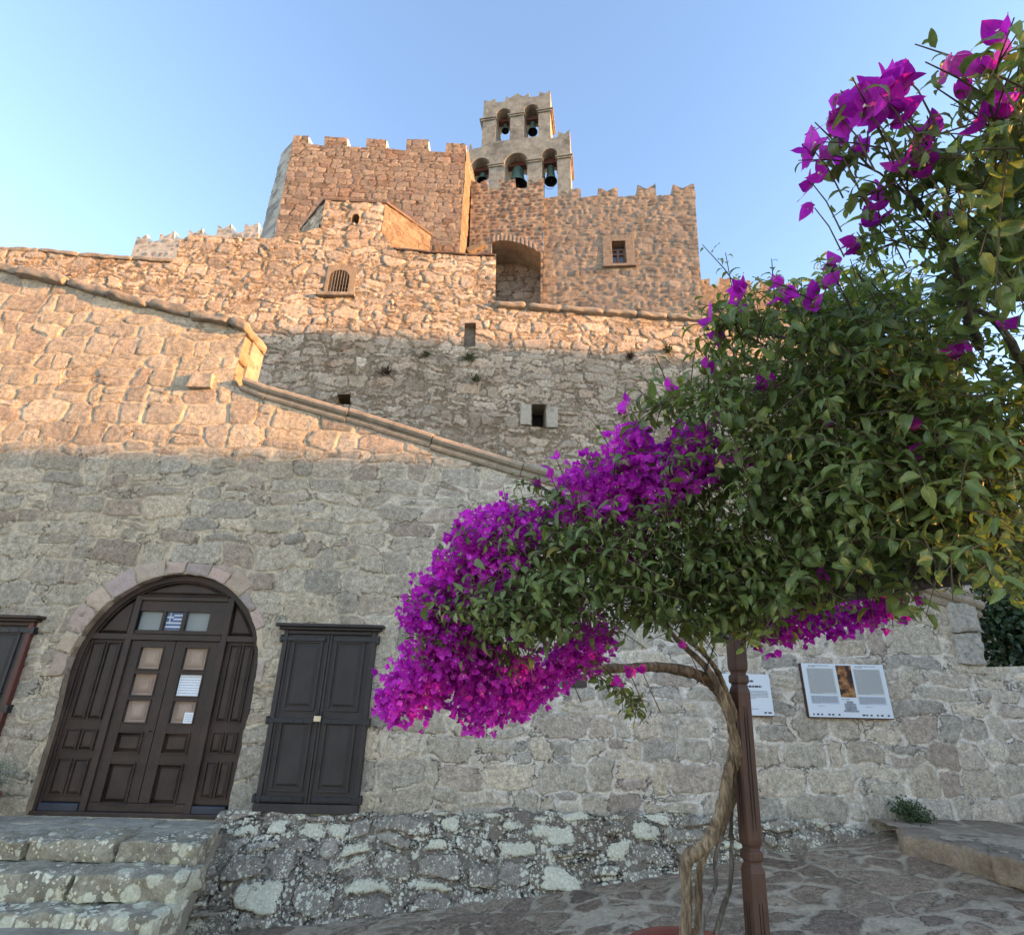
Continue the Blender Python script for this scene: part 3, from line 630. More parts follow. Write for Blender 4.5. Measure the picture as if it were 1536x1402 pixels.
shutter_set(T1, 'window_shutter', -7.35, -6.02, .35, 2.275, True)
# ---- plinth
ptop = [P1.uz(338,1213), P1.uz(540,1218), P1.uz(760,1213), P1.uz(1000,1216), P1.uz(1165,1228), P1.uz(1345,1243), P1.uz(1385,1240)]
_pt = []
for (a, za), (b, zb2) in zip(ptop[:-1], ptop[1:]):
    n_ = max(2, int((b-a)/.16)); _pt += [(a+(b-a)*i/n_, za+(zb2-za)*i/n_+random.uniform(-.045,.035)) for i in range(n_)]
ptop = [ptop[0]]+_pt[1:]+[ptop[-1]]
pu_, pz_ = np.array([p[0] for p in ptop]), np.array([p[1] for p in ptop])
P1b = Plane(6.75); lb = P1b.uz(232,1410)
slope = np.interp([0], [0], [0])
def plinth_off(U, Z):
    zt = np.interp(U, pu_, pz_); k = np.interp(U, [-4, 0, 3, 4.6], [.62, .62, .45, .12])
    dz = np.maximum(zt-Z, -.05); return .05+sstep(-.03, .06, dz)*.03 + np.maximum(dz, 0)*k
fp = stone_field(-5.2, 4.8, -1.0, .45, .0165, .40, .21, 9, .06, 3.0, .4, .3, .045, .010, .012, 1.0, .02)
ppoly = [(lb[0]-.25,-1.0)] + [(lb[0]-.02,-.55), (ptop[0][0]-.02, ptop[0][1]-.02)] + ptop + [(4.75,-1.0)]
stone_wall('plinth', P1, ppoly, fp, M_plinth, T1, (), plinth_off)
# ---- door steps
T = thing('stone_steps', (-5.0, 6.3, -.5), 'broad weathered stone steps spotted with white lichen below the arched door', 'steps')
zt = onY(200,1222,7.3)[2]-.03
n1 = onZ(302,1264,zt); t2 = zt-.185; n2 = onZ(272,1316,t2); t3 = t2-.205; n3 = onZ(236,1376,t3); t4 = t3-.2
def step(y_front, y_back, xr_f, xr_b, ztop, h, seed):
    R = random.Random(seed); m = MB(); x = xr_f; first = True; tr = MB()
    while x > -10.5:
        w = R.uniform(.7,1.15); x0 = x-w; xb = xr_b if first else x
        dz = R.uniform(-.012,.012)
        rough_box(m, [(x0,y_front,ztop-h),(x-.012,y_front,ztop-h),(xb-.012,y_front+.45,ztop-h),(x0,y_front+.45,ztop-h),(x0,y_front,ztop+dz),(x-.012,y_front,ztop+dz),(xb-.012,y_front+.45,ztop+dz),(x0,y_front+.45,ztop+dz)], .028, .05, (24,12,8), seed*7+int(x*10), 5)
        x = x0; first = False
    st = m.build('step', M_step, T, True)
    if y_back > y_front+.42:
        x = xr_b+.35; row = 0; y = y_front+.30
        while y < y_back:
            d = R.uniform(.30,.42); x = (xr_b - (y-y_front)*.16) - R.uniform(0,.02); 
            while x > -10.5:
                w = R.uniform(.5,1.0); rough_box(tr, [(x-w,y,ztop-.1),(x-.01,y,ztop-.1),(x-.01,y+d-.01,ztop-.1),(x-w,y+d-.01,ztop-.1),(x-w,y,ztop-.004),(x-.01,y,ztop-.004),(x-.01,y+d-.01,ztop-.004),(x-w,y+d-.01,ztop-.004)], .02, .022, (12,6,3), int(x*13), 4); x -= w
            y += d
        MB_ = tr.build('landing', M_tread, T, True)
step(n1[1], 7.3, n1[0], n1[0]-.06, zt, .19, 3)
step(n2[1], n1[1]+.05, n2[0], n2[0]+.04, t2, .21, 5)
step(n3[1], n2[1]+.05, n3[0], n3[0]+.04, t3, .21, 8)
step(n3[1]-.45, n3[1]+.05, n3[0]-.3, n3[0]-.1, t4, .25, 9)
m = MB(); m.box(-10.5, n1[0]-.15, n1[1]+.2, 7.3, -1.2, zt-.09); m.box(-10.5, n2[0]-.15, n2[1]+.2, n1[1]+.25, -1.2, t2-.09); m.box(-10.5, n3[0]-.15, n3[1]-.4, n2[1]+.25, -1.2, t3-.09); m.build('step_core', M_core, T)
# ---- raised pavement on the right
T = thing('stone_kerb', (6.5, 6.5, .1), 'low worn brown stone kerb edging the raised pavement at the right', 'kerb')
zk = onY(1389,1228,7.28)[2]
k = [onZ(1343,1248,zk), onZ(1478,1275,zk), onZ(1560,1297,zk)]; kb = [onZ(1350,1243,zk), onZ(1490,1266,zk), onZ(1570,1287,zk)]
m = MB()
for i in range(2):
    ov = (k[i+1]-k[i])*.05; a, b, c_, d = k[i], k[i+1]+ov, kb[i+1]+np.array([.1,.22,0]), kb[i]+np.array([.1,.22,0]); dn = np.array([0,0,-.26])
    rough_box(m, [a+dn, b+dn, c_+dn, d+dn, a, b, c_, d], .045, .04, (26,8,10), 31+i, 6)
m.build('kerb_stone', plain_stone('brown_kerb', (.24,.18,.125), .4, 7, .6, None, (.09,.08,.07), .6), T, True)
k2 = [onZ(1499,1215,zk), onZ(1560,1230,zk)]
zk2 = onY(1500,1194,k2[0][1])[2]
def pavement(name, poly, z, z_low):
    res = .025; xs = np.arange(4.2, 8.6, res); ys = np.arange(4.6, 7.32, res); Y, X = np.meshgrid(ys, xs, indexing='ij'); R = np.random.default_rng(21)
    q = in_poly(X[:-1,:-1]+res/2, Y[:-1,:-1]+res/2, poly); n = 90; pts = np.stack([R.uniform(4, 8.8, n), R.uniform(4.4, 7.5, n)], 1)
    wx = X + fbm(X, Y, 1.3, 3, 3)*.2; wy = Y + fbm(X, Y, 1.3, 13, 3)*.2; d1 = np.full(X.shape, 9.); d2 = d1.copy(); idx = np.zeros(X.shape, int)
    for i, (a, b) in enumerate(pts):
        d = np.hypot((wx-a)*.75, (wy-b)*1.2); nb = d < d1; d2 = np.where(nb, d1, np.minimum(d2, d)); idx[nb] = i; d1 = np.where(nb, d, d1)
    ed = (d2-d1)*.5; Z = z + sstep(.02,.06,ed)*.012 + fbm(X, Y, 5, 44, 3)*.006
    ids = np.arange(X.size).reshape(X.shape); ii, jj = np.where(q); F = np.stack([ids[ii,jj], ids[ii,jj+1], ids[ii+1,jj+1], ids[ii+1,jj]], 1)
    keep = np.unique(F); mp = np.full(X.size, -1); mp[keep] = np.arange(len(keep)); rnd = R.random((n, 4)); rnd[:,3] = 1
    V = np.stack([X, Y, Z], -1).reshape(-1,3)[keep]
    o = mesh(name, V, mp[F], stone_mat('raised_paving', [(.21,.155,.11),(.30,.225,.16),(.245,.185,.132)], (.46,.37,.26), .026, .03, .5, (.7,.66,.6), .4, None, 0, .5), None, True, {'ed': ('FLOAT', ed.ravel()[keep]), 'rnd': ('FLOAT_COLOR', rnd[idx].reshape(-1,4)[keep])})
    structure(o)
pavement('pavement', [(k[0][0]+.12,k[0][1]+.12),(k[1][0]+.1,k[1][1]+.16),(k[2][0]+.1,k[2][1]+.16),(8.58,5.6),(8.58,7.3),(k[0][0]+.1,7.3)], zk-.012, 0)
m = MB(); a, b = k2; rough_box(m, [(a[0],a[1],zk-.05),(8.6,a[1]-.55,zk-.05),(8.6,7.5,zk-.05),(a[0]+.1,7.32,zk-.05),(a[0],a[1],zk2),(8.6,a[1]-.55,zk2),(8.6,7.5,zk2),(a[0]+.1,7.32,zk2)], .03, .02, (16,10,6), 61, 6)
tag(m.build('stone_step', plain_stone('brown_step', (.22,.17,.125), .4, 7, .6), None, True, loc=(a[0], a[1], zk)), 'single brown stone step rising against the wall at the far right', 'step')
# ------------------------------------------------------------------ information signs
M_pic = NT('printed_picture'); _n = M_pic.noise(9, 3); M_pic = M_pic.fin(M_pic.ramp(_n, [(.3,(.012,.010,.010)),(.47,(.05,.022,.015)),(.56,(.30,.13,.05)),(.68,(.42,.27,.12))]), .4)
def strips(mb, u0, u1, z0, z1, n, off, seed, gap=.35):
    R = random.Random(seed); h = (z1-z0)/n
    for i in range(n):
        u = u0; e = u1 if i < n-1 else u0+(u1-u0)*R.uniform(.3,.8)
        while u < e: w = R.uniform(.012,.05); x = min(u+w, e); mb.pbox(P1, u, x, z1-h*(i+1)+h*gap*.5, z1-h*i-h*gap*.5, off, off+.0006); u = x+.006
def sign(name, c, label, big):
    us = [P1.uz(*p, .07) for p in c]; u0 = (us[0][0]+us[2][0])/2; u1 = (us[1][0]+us[3][0])/2; z1 = (us[0][1]+us[1][1])/2; z0 = (us[2][1]+us[3][1])/2
    T = thing(name, P1.pt((u0+u1)/2, z0, .05), label, 'sign'); o = .07; w = u1-u0; h = z1-z0; tilt = 0
    MB().pbox(P1, u0, u1, z0, z1, o-.03, o).build('panel', M_signw, T, False, .003)
    m = MB(); m.pbox(P1, u0-.008, u0, z0-.004, z1, o-.06, o-.004); m.pbox(P1, u0, u1, z0-.012, z0, o-.06, o-.004); m.build('panel_edge', M_rust, T)
    for x in (u0+.1, u1-.1): MB().pbox(P1, x-.02, x+.02, z0+.1, z1-.1, -.01, o-.031).build('bracket', M_iron, T)
    X = lambda f: u0+w*f; Zf = lambda f: z1-h*f; o += .0006
    if big:
        MB().pbox(P1, X(.05), X(.38), Zf(.58), Zf(.09), o, o+.0006).build('text_ground', M_signg, T); MB().pbox(P1, X(.62), X(.95), Zf(.58), Zf(.09), o, o+.0006).build('text_ground', M_signg, T)
        MB().pbox(P1, X(.05), X(.385), Zf(.76), Zf(.605), o, o+.0006).build('text_ground', M_signb, T); MB().pbox(P1, X(.615), X(.95), Zf(.76), Zf(.605), o, o+.0006).build('text_ground', M_signb, T)
        k = MB()
        for a, b in ((.06,.37),(.63,.94)): strips(k, X(a), X(b), Zf(.57), Zf(.10), 26, o+.0012, 5); strips(k, X(a), X(b), Zf(.75), Zf(.615), 9, o+.0012, 6); strips(k, X(a+.02), X(b-.03), Zf(.075), Zf(.03), 2, o, 7); strips(k, X(a+.06), X(b-.05), Zf(.805), Zf(.79), 1, o, 8)
        k.build('lettering', M_ink, T)
        MB().pbox(P1, X(.415), X(.60), Zf(.63), Zf(.03), o, o+.0006).build('picture', M_pic, T)
        k = MB(); strips(k, X(.42), X(.60), Zf(.68), Zf(.66), 1, o, 9)
        k.pbox(P1, X(.44), X(.58), Zf(.865), Zf(.74), o, o+.0006); k.pbox(P1, X(.47), X(.55), Zf(.74), Zf(.70), o, o+.0006); k.pbox(P1, X(.42), X(.60), Zf(.90), Zf(.865), o, o+.0006); k.pbox(P1, X(.49), X(.51), Zf(.865), Zf(.79), o+.0007, o+.0012)
        k.build('drawing', paint('pencil_grey', (.26,.28,.31), .6, .4, 60), T)
        for f in (.045,.09,.14,.225,.27,.345,.63,.675,.725,.80,.85,.93): MB().pbox(P1, X(f), X(f+R.uniform(.018,.035)), Zf(.965), Zf(.935), o, o+.0008).build('emblem', M_inkd, T)
    else:
        k = MB()
        for i, (a, b) in enumerate(((.30,.78),(.30,.90),(.30,.96))): strips(k, X(a), X(b), Zf(.20+.065*i), Zf(.145+.065*i), 1, o, 20+i, .1)
        k.build('heading', M_inkd, T)
        k = MB(); strips(k, X(.34), X(.93), Zf(.60), Zf(.40), 6, o, 30, .45); strips(k, X(.34), X(.70), Zf(.70), Zf(.675), 1, o, 31); strips(k, X(.55), X(.95), Zf(.86), Zf(.83), 1, o, 32); k.build('lettering', M_ink, T)
        MB().pbox(P1, X(.80), X(.85), Zf(.95), Zf(.91), o, o+.0008).build('emblem', M_inkd, T); MB().pbox(P1, X(.88), X(.95), Zf(.95), Zf(.91), o, o+.0008).build('emblem', M_inkd, T)
sign('information_sign', [(1203,994),(1327,997),(1213,1075),(1338,1077)], 'wide white information board with text columns, picture and drawing on the wall', True)
sign('information_sign', [(1078,1009),(1153,1012),(1092,1072),(1162,1073)], 'narrow white sign half hidden behind the carved brown post', False)
# ------------------------------------------------------------------ fortress wall behind
def window_hole(P, name, parent, poly, depth, mat_side, mat_back):
    m = MB(); reveal(m, P, poly, .02, -depth); m.build(name+'_reveal', mat_side, parent)
    mesh(name+'_recess', [P.pt(u, z, -depth) for u, z in poly], [tuple(range(len(poly)))], mat_back, parent)
def arch_poly(P, x0, y0, x1, y1, n=12, rise=None):
    """opening given by its pixel box: straight sides and a round or low head"""
    (a, zb_), (b, _) = P.uz((x0+x1)/2-(x1-x0)/2, y1), P.uz(x1, y1); a2 = P.uz(x0, (y0+y1)/2)[0]; b2 = P.uz(x1, (y0+y1)/2)[0]; a, b = a2, b2
    zt_ = P.uz((x0+x1)/2, y0)[1]; w = (b-a)/2; r = w if rise is None else rise; c = zt_-r
    return [(a, zb_), (b, zb_)]+[((a+b)/2+w*math.cos(t), c+r*math.sin(t)) for t in np.linspace(0, math.pi, n)]
P2 = Plane(10.5, 3.0)
T2 = thing('fortress_wall', P2.pt(-2, 3.5), 'tall rubble fortress wall with a small barred window behind the stone building', 'wall')
tp = P2.uzs([(-90,365),(0,372),(60,374),(120,381),(200,386),(264,391),(270,360),(290,353),(345,357),(400,359),(452,350),(478,342),(500,337),(530,335),(555,340),(575,351),(590,371),(645,377),(700,381),(744,382),(743,457),(820,463),(900,468),(1000,474),(1062,479),(1200,495),(1320,513),(1434,530)])
w_arch = arch_poly(P2, 494, 406, 524, 439, 14)
slit = P2.uzs([(798,640),(818,641),(818,607),(798,606)]); hole2 = P2.uzs([(505,606),(526,607),(526,592),(506,592)]); blk = P2.uzs([(695,521),(713,521),(714,485),(697,485)])
ff = stone_field(tp[0][0], tp[-1][0]+.2, 1.0, 13.6, .024, .34, .20, 14, .09, 2.8, .5, .4, .026, .010, .012, 1.2, .02)
stone_wall('wall', P2, [(tp[0][0], 1.1)]+tp+[(tp[-1][0], 1.1)], ff, M_back, T2, [w_arch, slit, hole2, blk])
for a, b in ((0, 20), (20, 27)):
    sec = tp[a:b]; core('wall_backing', P2, [(sec[0][0]+.02, 1.1), (sec[-1][0]-.02, 1.1)]+[(u, z-.03) for u, z in sec[::-1]], -.62, .6, M_core, T2)
for nm, po, d in (('barred_window', w_arch, .45), ('slit', slit, .5), ('drain_hole', hole2, .4)): window_hole(P2, nm, T2, po, d, M_warmstone if nm != 'slit' else M_core, M_dark)
window_hole(P2, 'blocked_opening', T2, blk, .16, M_core, plain_stone('blocking_stone', (.20,.185,.155), .5, 6, .8))
M_jamb = plain_stone('pale_jamb_stone', (.42,.37,.29), .2, 12, .4)
# dressed stones round the barred window
m = MB(); c = [P2.uz(486,438), P2.uz(531,438), P2.uz(531,401), P2.uz(486,401)]
u0, u1, z0, z1 = c[0][0], c[1][0], c[0][1], c[2][1]
wl, wr = w_arch[0][0], w_arch[1][0]; zc = w_arch[2][1]
k = 14; A = np.linspace(0, math.pi, k); hr = (wr-wl)/2; hc = (wl+wr)/2; ht = max(p[1] for p in w_arch)-zc
m.pbox(P2, u0, wl, z0, zc, -.02, .035); m.pbox(P2, wr, u1, z0, zc, -.02, .035)
for i in range(k-1):
    a, b = A[i], A[i+1]; p = [(hc+hr*math.cos(a), zc+ht*math.sin(a)), (hc+hr*math.cos(b), zc+ht*math.sin(b))]
    o_ = [(min(max(hc+(u1-u0)*.62*math.cos(t)*1.1, u0), u1), min(zc+(z1-zc)*1.35*math.sin(t)+.0, z1)) for t in (a, b)]
    m.add([P2.pt(*q,.035) for q in (p[0],o_[0],o_[1],p[1])], [(0,1,2,3)])
m.build('window_surround', M_warmstone, T2)
m = MB(); a = P2.uz(478,446); b = P2.uz(533,447); plane_block(m, P2, a, b, .10, -.05, .11, rad=.02, amp=.015, div=(10,4,4), seed=5); m.build('window_ledge', M_cap, T2, True)
m = MB()
for i in range(1, 7): u = wl+(wr-wl)*i/7; m.tube([P2.pt(u, z0, .02), P2.pt(u, zc+ht*math.sqrt(max(0,1-((u-hc)/hr)**2))*.98, .02)], .008, 5)
for i in range(1, 6): z = z0+(zc+ht-z0)*i/6; h = hr if z < zc else hr*math.sqrt(max(0,1-((z-zc)/ht)**2)); m.tube([P2.pt(hc-h, z, .03), P2.pt(hc+h, z, .03)], .005, 5)
m.build('window_bars', paint('pale_iron_bar', (.20,.18,.155), .6), T2)
for x0, x1, y0, y1 in ((780,797,608,638),(819,836,611,642)):
    m = MB(); a = P2.uz(x0, y1); b = P2.uz(x1, y0); rough_box(m, [P2.pt(u,z,o) for z in (a[1],b[1]) for u,o in ((a[0],.06),(b[0],.06),(b[0],-.4),(a[0],-.4))], .02, .015, (5,6,4), int(x0), 8); m.build('slit_jamb', M_jamb, T2, True)
# rounded parapet coping
m = MB(); pp = P2.uzs([(742,459),(790,461),(842,466),(905,470),(955,474),(1000,477),(1062,482),(1130,489),(1200,497),(1320,515),(1432,531)])
R = random.Random(3)
for i in range(len(pp)-1): plane_block(m, P2, (pp[i][0]+.01, pp[i][1]-.07+R.uniform(-.02,.01)), (pp[i+1][0]-.01, pp[i+1][1]-.07+R.uniform(-.02,.01)), .17, -.5, .12, rad=.075, amp=.03, div=(14,8,8), seed=50+i, sc=5)
m.build('parapet_coping', M_mould, T2, True)
m = MB(); pp = P2.uzs([(262,392),(200,387),(120,382),(60,375),(0,373),(-90,366)])[::-1]
for i in range(len(pp)-1): plane_block(m, P2, (pp[i][0]+.01, pp[i][1]-.08), (pp[i+1][0]-.01, pp[i+1][1]-.08), .12, -.5, .05, rad=.04, amp=.04, div=(14,8,6), seed=70+i, sc=5)
m.build('parapet_coping', M_cap, T2, True)
m = MB(); pp = P2.uzs([(590,373),(645,378),(700,382),(744,383)])
for i in range(len(pp)-1): plane_block(m, P2, (pp[i][0]+.01, pp[i][1]-.05), (pp[i+1][0]-.01, pp[i+1][1]-.05), .06, -.5, .05, rad=.02, amp=.02, div=(14,8,4), seed=80+i, sc=5)
m.build('edge_tiles', paint('dark_roof_edge', (.12,.075,.05), .8, .3), T2, True)
# weeds rooted in the joints
def tuft(name, c, r, n, mat, label, group=None, droop=.5, up=(0,-.6,.8), w=.012, cat='weed'):
    R = np.random.default_rng(int(abs(c[0])*1000)%9999); V = []; F = []
    for i in range(n):
        d = np.array(up)+R.normal(0, .65, 3); d /= np.linalg.norm(d); L = r*R.uniform(.5,1.1); s = np.cross(d, R.normal(0,1,3)); s /= np.linalg.norm(s)+1e-9; p = np.array(c)+R.normal(0, r*.16, 3); b = len(V)
        for t in (0,.4,.75,1.0):
            q = p+d*L*t+np.array([0,0,-droop*L*t*t]); ww = w*(1.15-t)*(.6+t*1.2 if t < .5 else 1); V += [q-s*ww, q+s*ww]
        F += [(b+2*k,b+2*k+1,b+2*k+3,b+2*k+2) for k in range(3)]
    o = mesh(name, V, F, mat, None, True, loc=c); tag(o, label, cat, group); return o
M_weed = paint('dry_weed', (.085,.095,.035), .7, .4, 9); M_weedd = paint('brown_weed', (.08,.05,.03), .8, .3, 9); M_fern = paint('dark_fern', (.035,.06,.022), .6, .4, 9)
gl = 'green weeds hanging from the joints of the fortress wall'
for x, y, r, lab in ((703,540,.26,'green weed tuft below the blocked opening in the fortress wall'),(714,572,.24,'lower green weed tuft under the one below the blocked opening'),(640,535,.17,'thin green weed left of the tufts below the blocked opening'),(1000,528,.26,'dry green weed on the shaded fortress wall below the window block')):
    u, z = P2.uz(x, y); tuft('weed', P2.pt(u, z, .06), r, 70, M_weed, lab, gl)
for x, y, r, lab in ((580,562,.22,'brown dead weed on the grey fortress wall above the moulded coping'),(945,538,.18,'brown dead weed right of the slit window on the fortress wall')):
    u, z = P2.uz(x, y); tuft('weed', P2.pt(u, z, .06), r, 60, M_weedd, lab, 'brown dead weeds on the fortress wall', .1)
# ------------------------------------------------------------------ apse-like block on the wall top
P3 = Plane(11.0, 2.0)
T = thing('chapel_apse', P3.pt(-3.5, 11.4), 'small three-sided stone apse with flat top and one little arched window', 'chapel')
a, b = P3.uz(489,299), P3.uz(578,306); zt3 = (a[1]+b[1])/2; zb3 = 11.2
a3 = arch_poly(P3, 527, 322, 539, 337, 10)
f3 = stone_field(a[0]-.1, b[0]+.1, zb3, zt3+.1, .033, .30, .2, 31, .07, 2.4, .45, .3, .03, .014, .012)
stone_wall('front_wall', P3, [(a[0],zb3),(b[0],zb3),(b[0],zt3),(a[0],zt3)], f3, M_back, T, [a3])
window_hole(P3, 'arched_window', T, a3, .4, M_warmstone, M_dark)
A = np.array(P3.pt(a[0], 0)[:2]); B = np.array(P3.pt(b[0], 0)[:2])
LA = onZ(452,344,zt3)[:2]; RB = onZ(646,352,zt3)[:2]
def free_wall(name, A0, B0, z0, z1, mat, parent, seed, sw=.3, sh=.2, res=.033, **kw):
    """stone wall between two plan points, facing the left-hand normal away from p->q"""
    p = np.array(A0, float); q = np.array(B0, float); L = float(np.linalg.norm(q-p)); d = (q-p)/L
    P = Plane(0); P.d = d; P.n = np.array([d[1], -d[0]]); P.Y = 0
    P.pt = lambda u, z, off=0.0: (p[0]+d[0]*u+P.n[0]*off, p[1]+d[1]*u+P.n[1]*off, z)
    P.pts = lambda u, z, off: np.stack([p[0]+d[0]*u+P.n[0]*off, p[1]+d[1]*u+P.n[1]*off, z+0*u], -1)
    zz1 = z1 if np.isscalar(z1) else max(z1); zl, zr = (z1, z1) if np.isscalar(z1) else z1
    f = stone_field(0, L, z0, zz1+.1, res, sw, sh, seed, kw.get('warp', .06), kw.get('p', 2.5), .45, .3, kw.get('relief', .03), kw.get('mw', .014), .011)
    return stone_wall(name, P, [(0,z0),(L,z0),(L,zr),(0,zl)], f, mat, parent)
free_wall('side_wall', LA, A, zb3, zt3, M_pale if False else M_back, T, 32)
free_wall('side_wall', B, RB, zb3, zt3, M_oran, T, 33)
m = MB(); n3_ = [np.array([*A, zt3]), np.array([*B, zt3]), np.array([*RB, zt3]), np.array([*LA, zt3])]
def ex(p, k): c = sum(n3_)/4; d = (p-c); d[2] = 0; return p+d/np.linalg.norm(d)*k
m.hexa([ex(p,.06)-np.array([0,0,.03]) for p in n3_], [ex(p,.06)+np.array([0,0,.05]) for p in n3_]); m.build('roof_slab', paint('roof_edge_brown', (.14,.095,.065), .8, .3), T, False, .01)
# ------------------------------------------------------------------ the broad tower
P4 = Plane(12.3, 1.8)
T4 = thing('fortress_tower', P4.pt(-3.5, 10), 'broad brown stone tower with square merlons and a sunlit orange right flank', 'tower')
tw = P4.uzs([(441,204),(463,204),(463,216),(487,219),(487,205),(521,207),(521,220),(549,222),(550,208),(580,210),(579,223),(609,226),(610,209),(643,210),(643,227),(668,229),(670,215),(699,216)])
bl, br = P4.uz(416,360)[0], P4.uz(691,380)[0]
tpoly = [(bl, 10.5), (br, 10.5)] + tw[::-1]
f4 = stone_field(min(bl,tw[0][0])-.2, tw[-1][0]+.2, 10.4, tw[1][1]+.6, .026, .33, .185, 41, .025, 3.4, .3, .12, .014, .008, .007, 1.0, .014)
stone_wall('front_wall', P4, tpoly, f4, M_tower, T4)
zt4 = tw[2][1]-.02
core('tower_core', P4, [(bl+.05,10.4),(br-.05,10.4),(tw[-1][0]-.05,zt4),(tw[0][0]+.05,zt4)], -.08, 4.5, M_core, T4)
mer = [(0,1,2),(4,5,3),(8,9,7),(12,13,11),(16,17,15)]
for i, (a, b, c) in enumerate(mer):
    u0, u1 = tw[a][0], tw[b][0]; z1 = (tw[a][1]+tw[b][1])/2; z0 = tw[c][1]-.05; m = MB(); mu = (u0+u1)/2
    m.prism(P4, [(u0+.01, z0), (u1, z0), (u1, z1-.02), (u0+.01, z1-.02)], -.75, -.03)
    # rounded crest
    cr = [(-.75, z1-.02), (-.72, z1+.03), (-.55, z1+.10), (-.35, z1+.115), (-.12, z1+.06), (-.02, z1-.02)]
    base = len(m.V)
    for u in (u0+.01, u1): m.V += [P4.pt(u, z, o) for o, z in cr]
    k = len(cr); m.F += [(base+j, base+j+1, base+k+j+1, base+k+j) for j in range(k-1)]+[tuple(base+j for j in range(k-1,-1,-1)), tuple(base+k+j for j in range(k))]
    m.build('merlon', M_white, T4)
pl = np.array(P4.pt(bl, 0)[:2]); plt_ = np.array(P4.pt(tw[0][0], 0)[:2])
LT = onZ(425,217,tw[0][1])[:2]; LBt = onZ(401,360,11.2)[:2]
mleft = (pl+plt_)/2
free_wall('left_flank', mleft+np.array([-.75,.62]), mleft+np.array([.02,.0]), 10.4, tw[0][1], plain_stone('x', (0,0,0)) if False else M_pale, T4, 43, .9, .26, .036, p=5, warp=.01, relief=.015)
prt = np.array(P4.pt((br+tw[-1][0])/2, 0)[:2])
free_wall('right_flank', prt+np.array([-.02,.03]), prt+np.array([.55,4.0]), 10.4, tw[-1][1]-.02, M_oran, T4, 44, .6, .26, .04, p=4, warp=.015, relief=.02)
# ------------------------------------------------------------------ castle block with niche and window
P5 = Plane(13.2, -4.5)
T5 = thing('fortress_block', P5.pt(1, 10), 'grey brown fortress block with swallowtail merlons, one framed window and a deep niche', 'castle')
ct = [(816,298),(836,295),(841,295),(841,286),(850,290),(859,283),(871,284),(871,297),(897,294),(897,282),(911,287),(926,281),(926,296),(956,293),(956,277),(969,284),(983,276),(984,294),(1009,292),(1009,277),(1024,283),(1041,275)]
ct = P5.uzs(ct); rb = P5.uz(1057,478); rm = P5.uz(1048,380)
lb5 = P5.uz(814,478)[0]
win = P5.uzs([(919,396),(940,397),(940,362),(919,361)])
wu0, wu1, wz0, wz1 = win[0][0], win[1][0], win[0][1], win[2][1]; win = [(wu0,wz0),(wu1,wz0),(wu1,wz1),(wu0,wz1)]
f5 = stone_field(lb5-1.5, rb[0]+.4, 9.6, ct[-1][1]+.5, .036, .34, .18, 51, .07, 2.8, .4, .25, .024, .016, .010, 1.0, .02)
stone_wall('right_wall', P5, [(lb5, 9.7), (rb[0], 9.7), rb, rm]+ct[::-1], f5, M_castle, T5, [win])
zc5 = ct[7][1]-.05
core('block_core', P5, [(lb5,9.7),(rb[0]-.05,9.7),(ct[-1][0]-.08,zc5-.1),(ct[0][0],zc5-.1)], -.45, 3.0, M_core, T5)
for i, (a, b) in enumerate(((3,6),(9,11),(14,16),(19,21))):
    u0, u1 = ct[a][0], ct[b][0]; z0 = zc5-.12; zl, zr = ct[a][1], ct[b][1] if i else ct[5][1]; mz = min(ct[a+1][1], zl)
    MB().prism(P5, [(u0,z0),(u1,z0),(u1,zr),((u0+u1)/2,mz),(u0,zl)], -.55, -.02).build('merlon', M_core, T5)
# window
m = MB(); fw = .16
o5 = P5.uzs([(905,399),(953,400),(953,353),(905,352)]); a0, a1, b0, b1 = o5[0][0], o5[1][0], o5[0][1], o5[2][1]
m.pbox(P5, a0, wu0, b0, b1, -.02, .035); m.pbox(P5, wu1, a1, b0, b1, -.02, .035); m.pbox(P5, wu0, wu1, wz1, b1, -.02, .035); m.pbox(P5, a0-.03, a1+.03, b0-.09, b0, -.02, .10); m.pbox(P5, wu0, wu1, b0, wz0, -.02, .035)
m.build('window_surround', plain_stone('window_frame_stone', (.27,.21,.15), .35, 9, .8), T5, False, .01)
m = MB(); reveal(m, P5, win, .02, -.30); m.build('window_reveal', M_warmstone, T5)
m = MB(); cm = (wu0+wu1)/2; s = .045
for u in (wu0, cm-s/2-.01, wu1-s): m.pbox(P5, u, u+s+(.02 if u == cm-s/2-.01 else 0), wz0, wz1-.12, -.28, -.20)
for z in (wz0, wz0+.22, wz0+.52, wz1-.17): m.pbox(P5, wu0+s, cm-s/2-.01, z, z+s, -.28, -.205); m.pbox(P5, cm+s/2+.01, wu1-s, z, z+s, -.28, -.205)
m.build('window_frame', paint('red_brown_sash', (.20,.11,.08), .6), T5)
MB().pbox(P5, wu0, wu1, wz0, wz1, -.30, -.26).build('window_pane', M_glassd, T5)
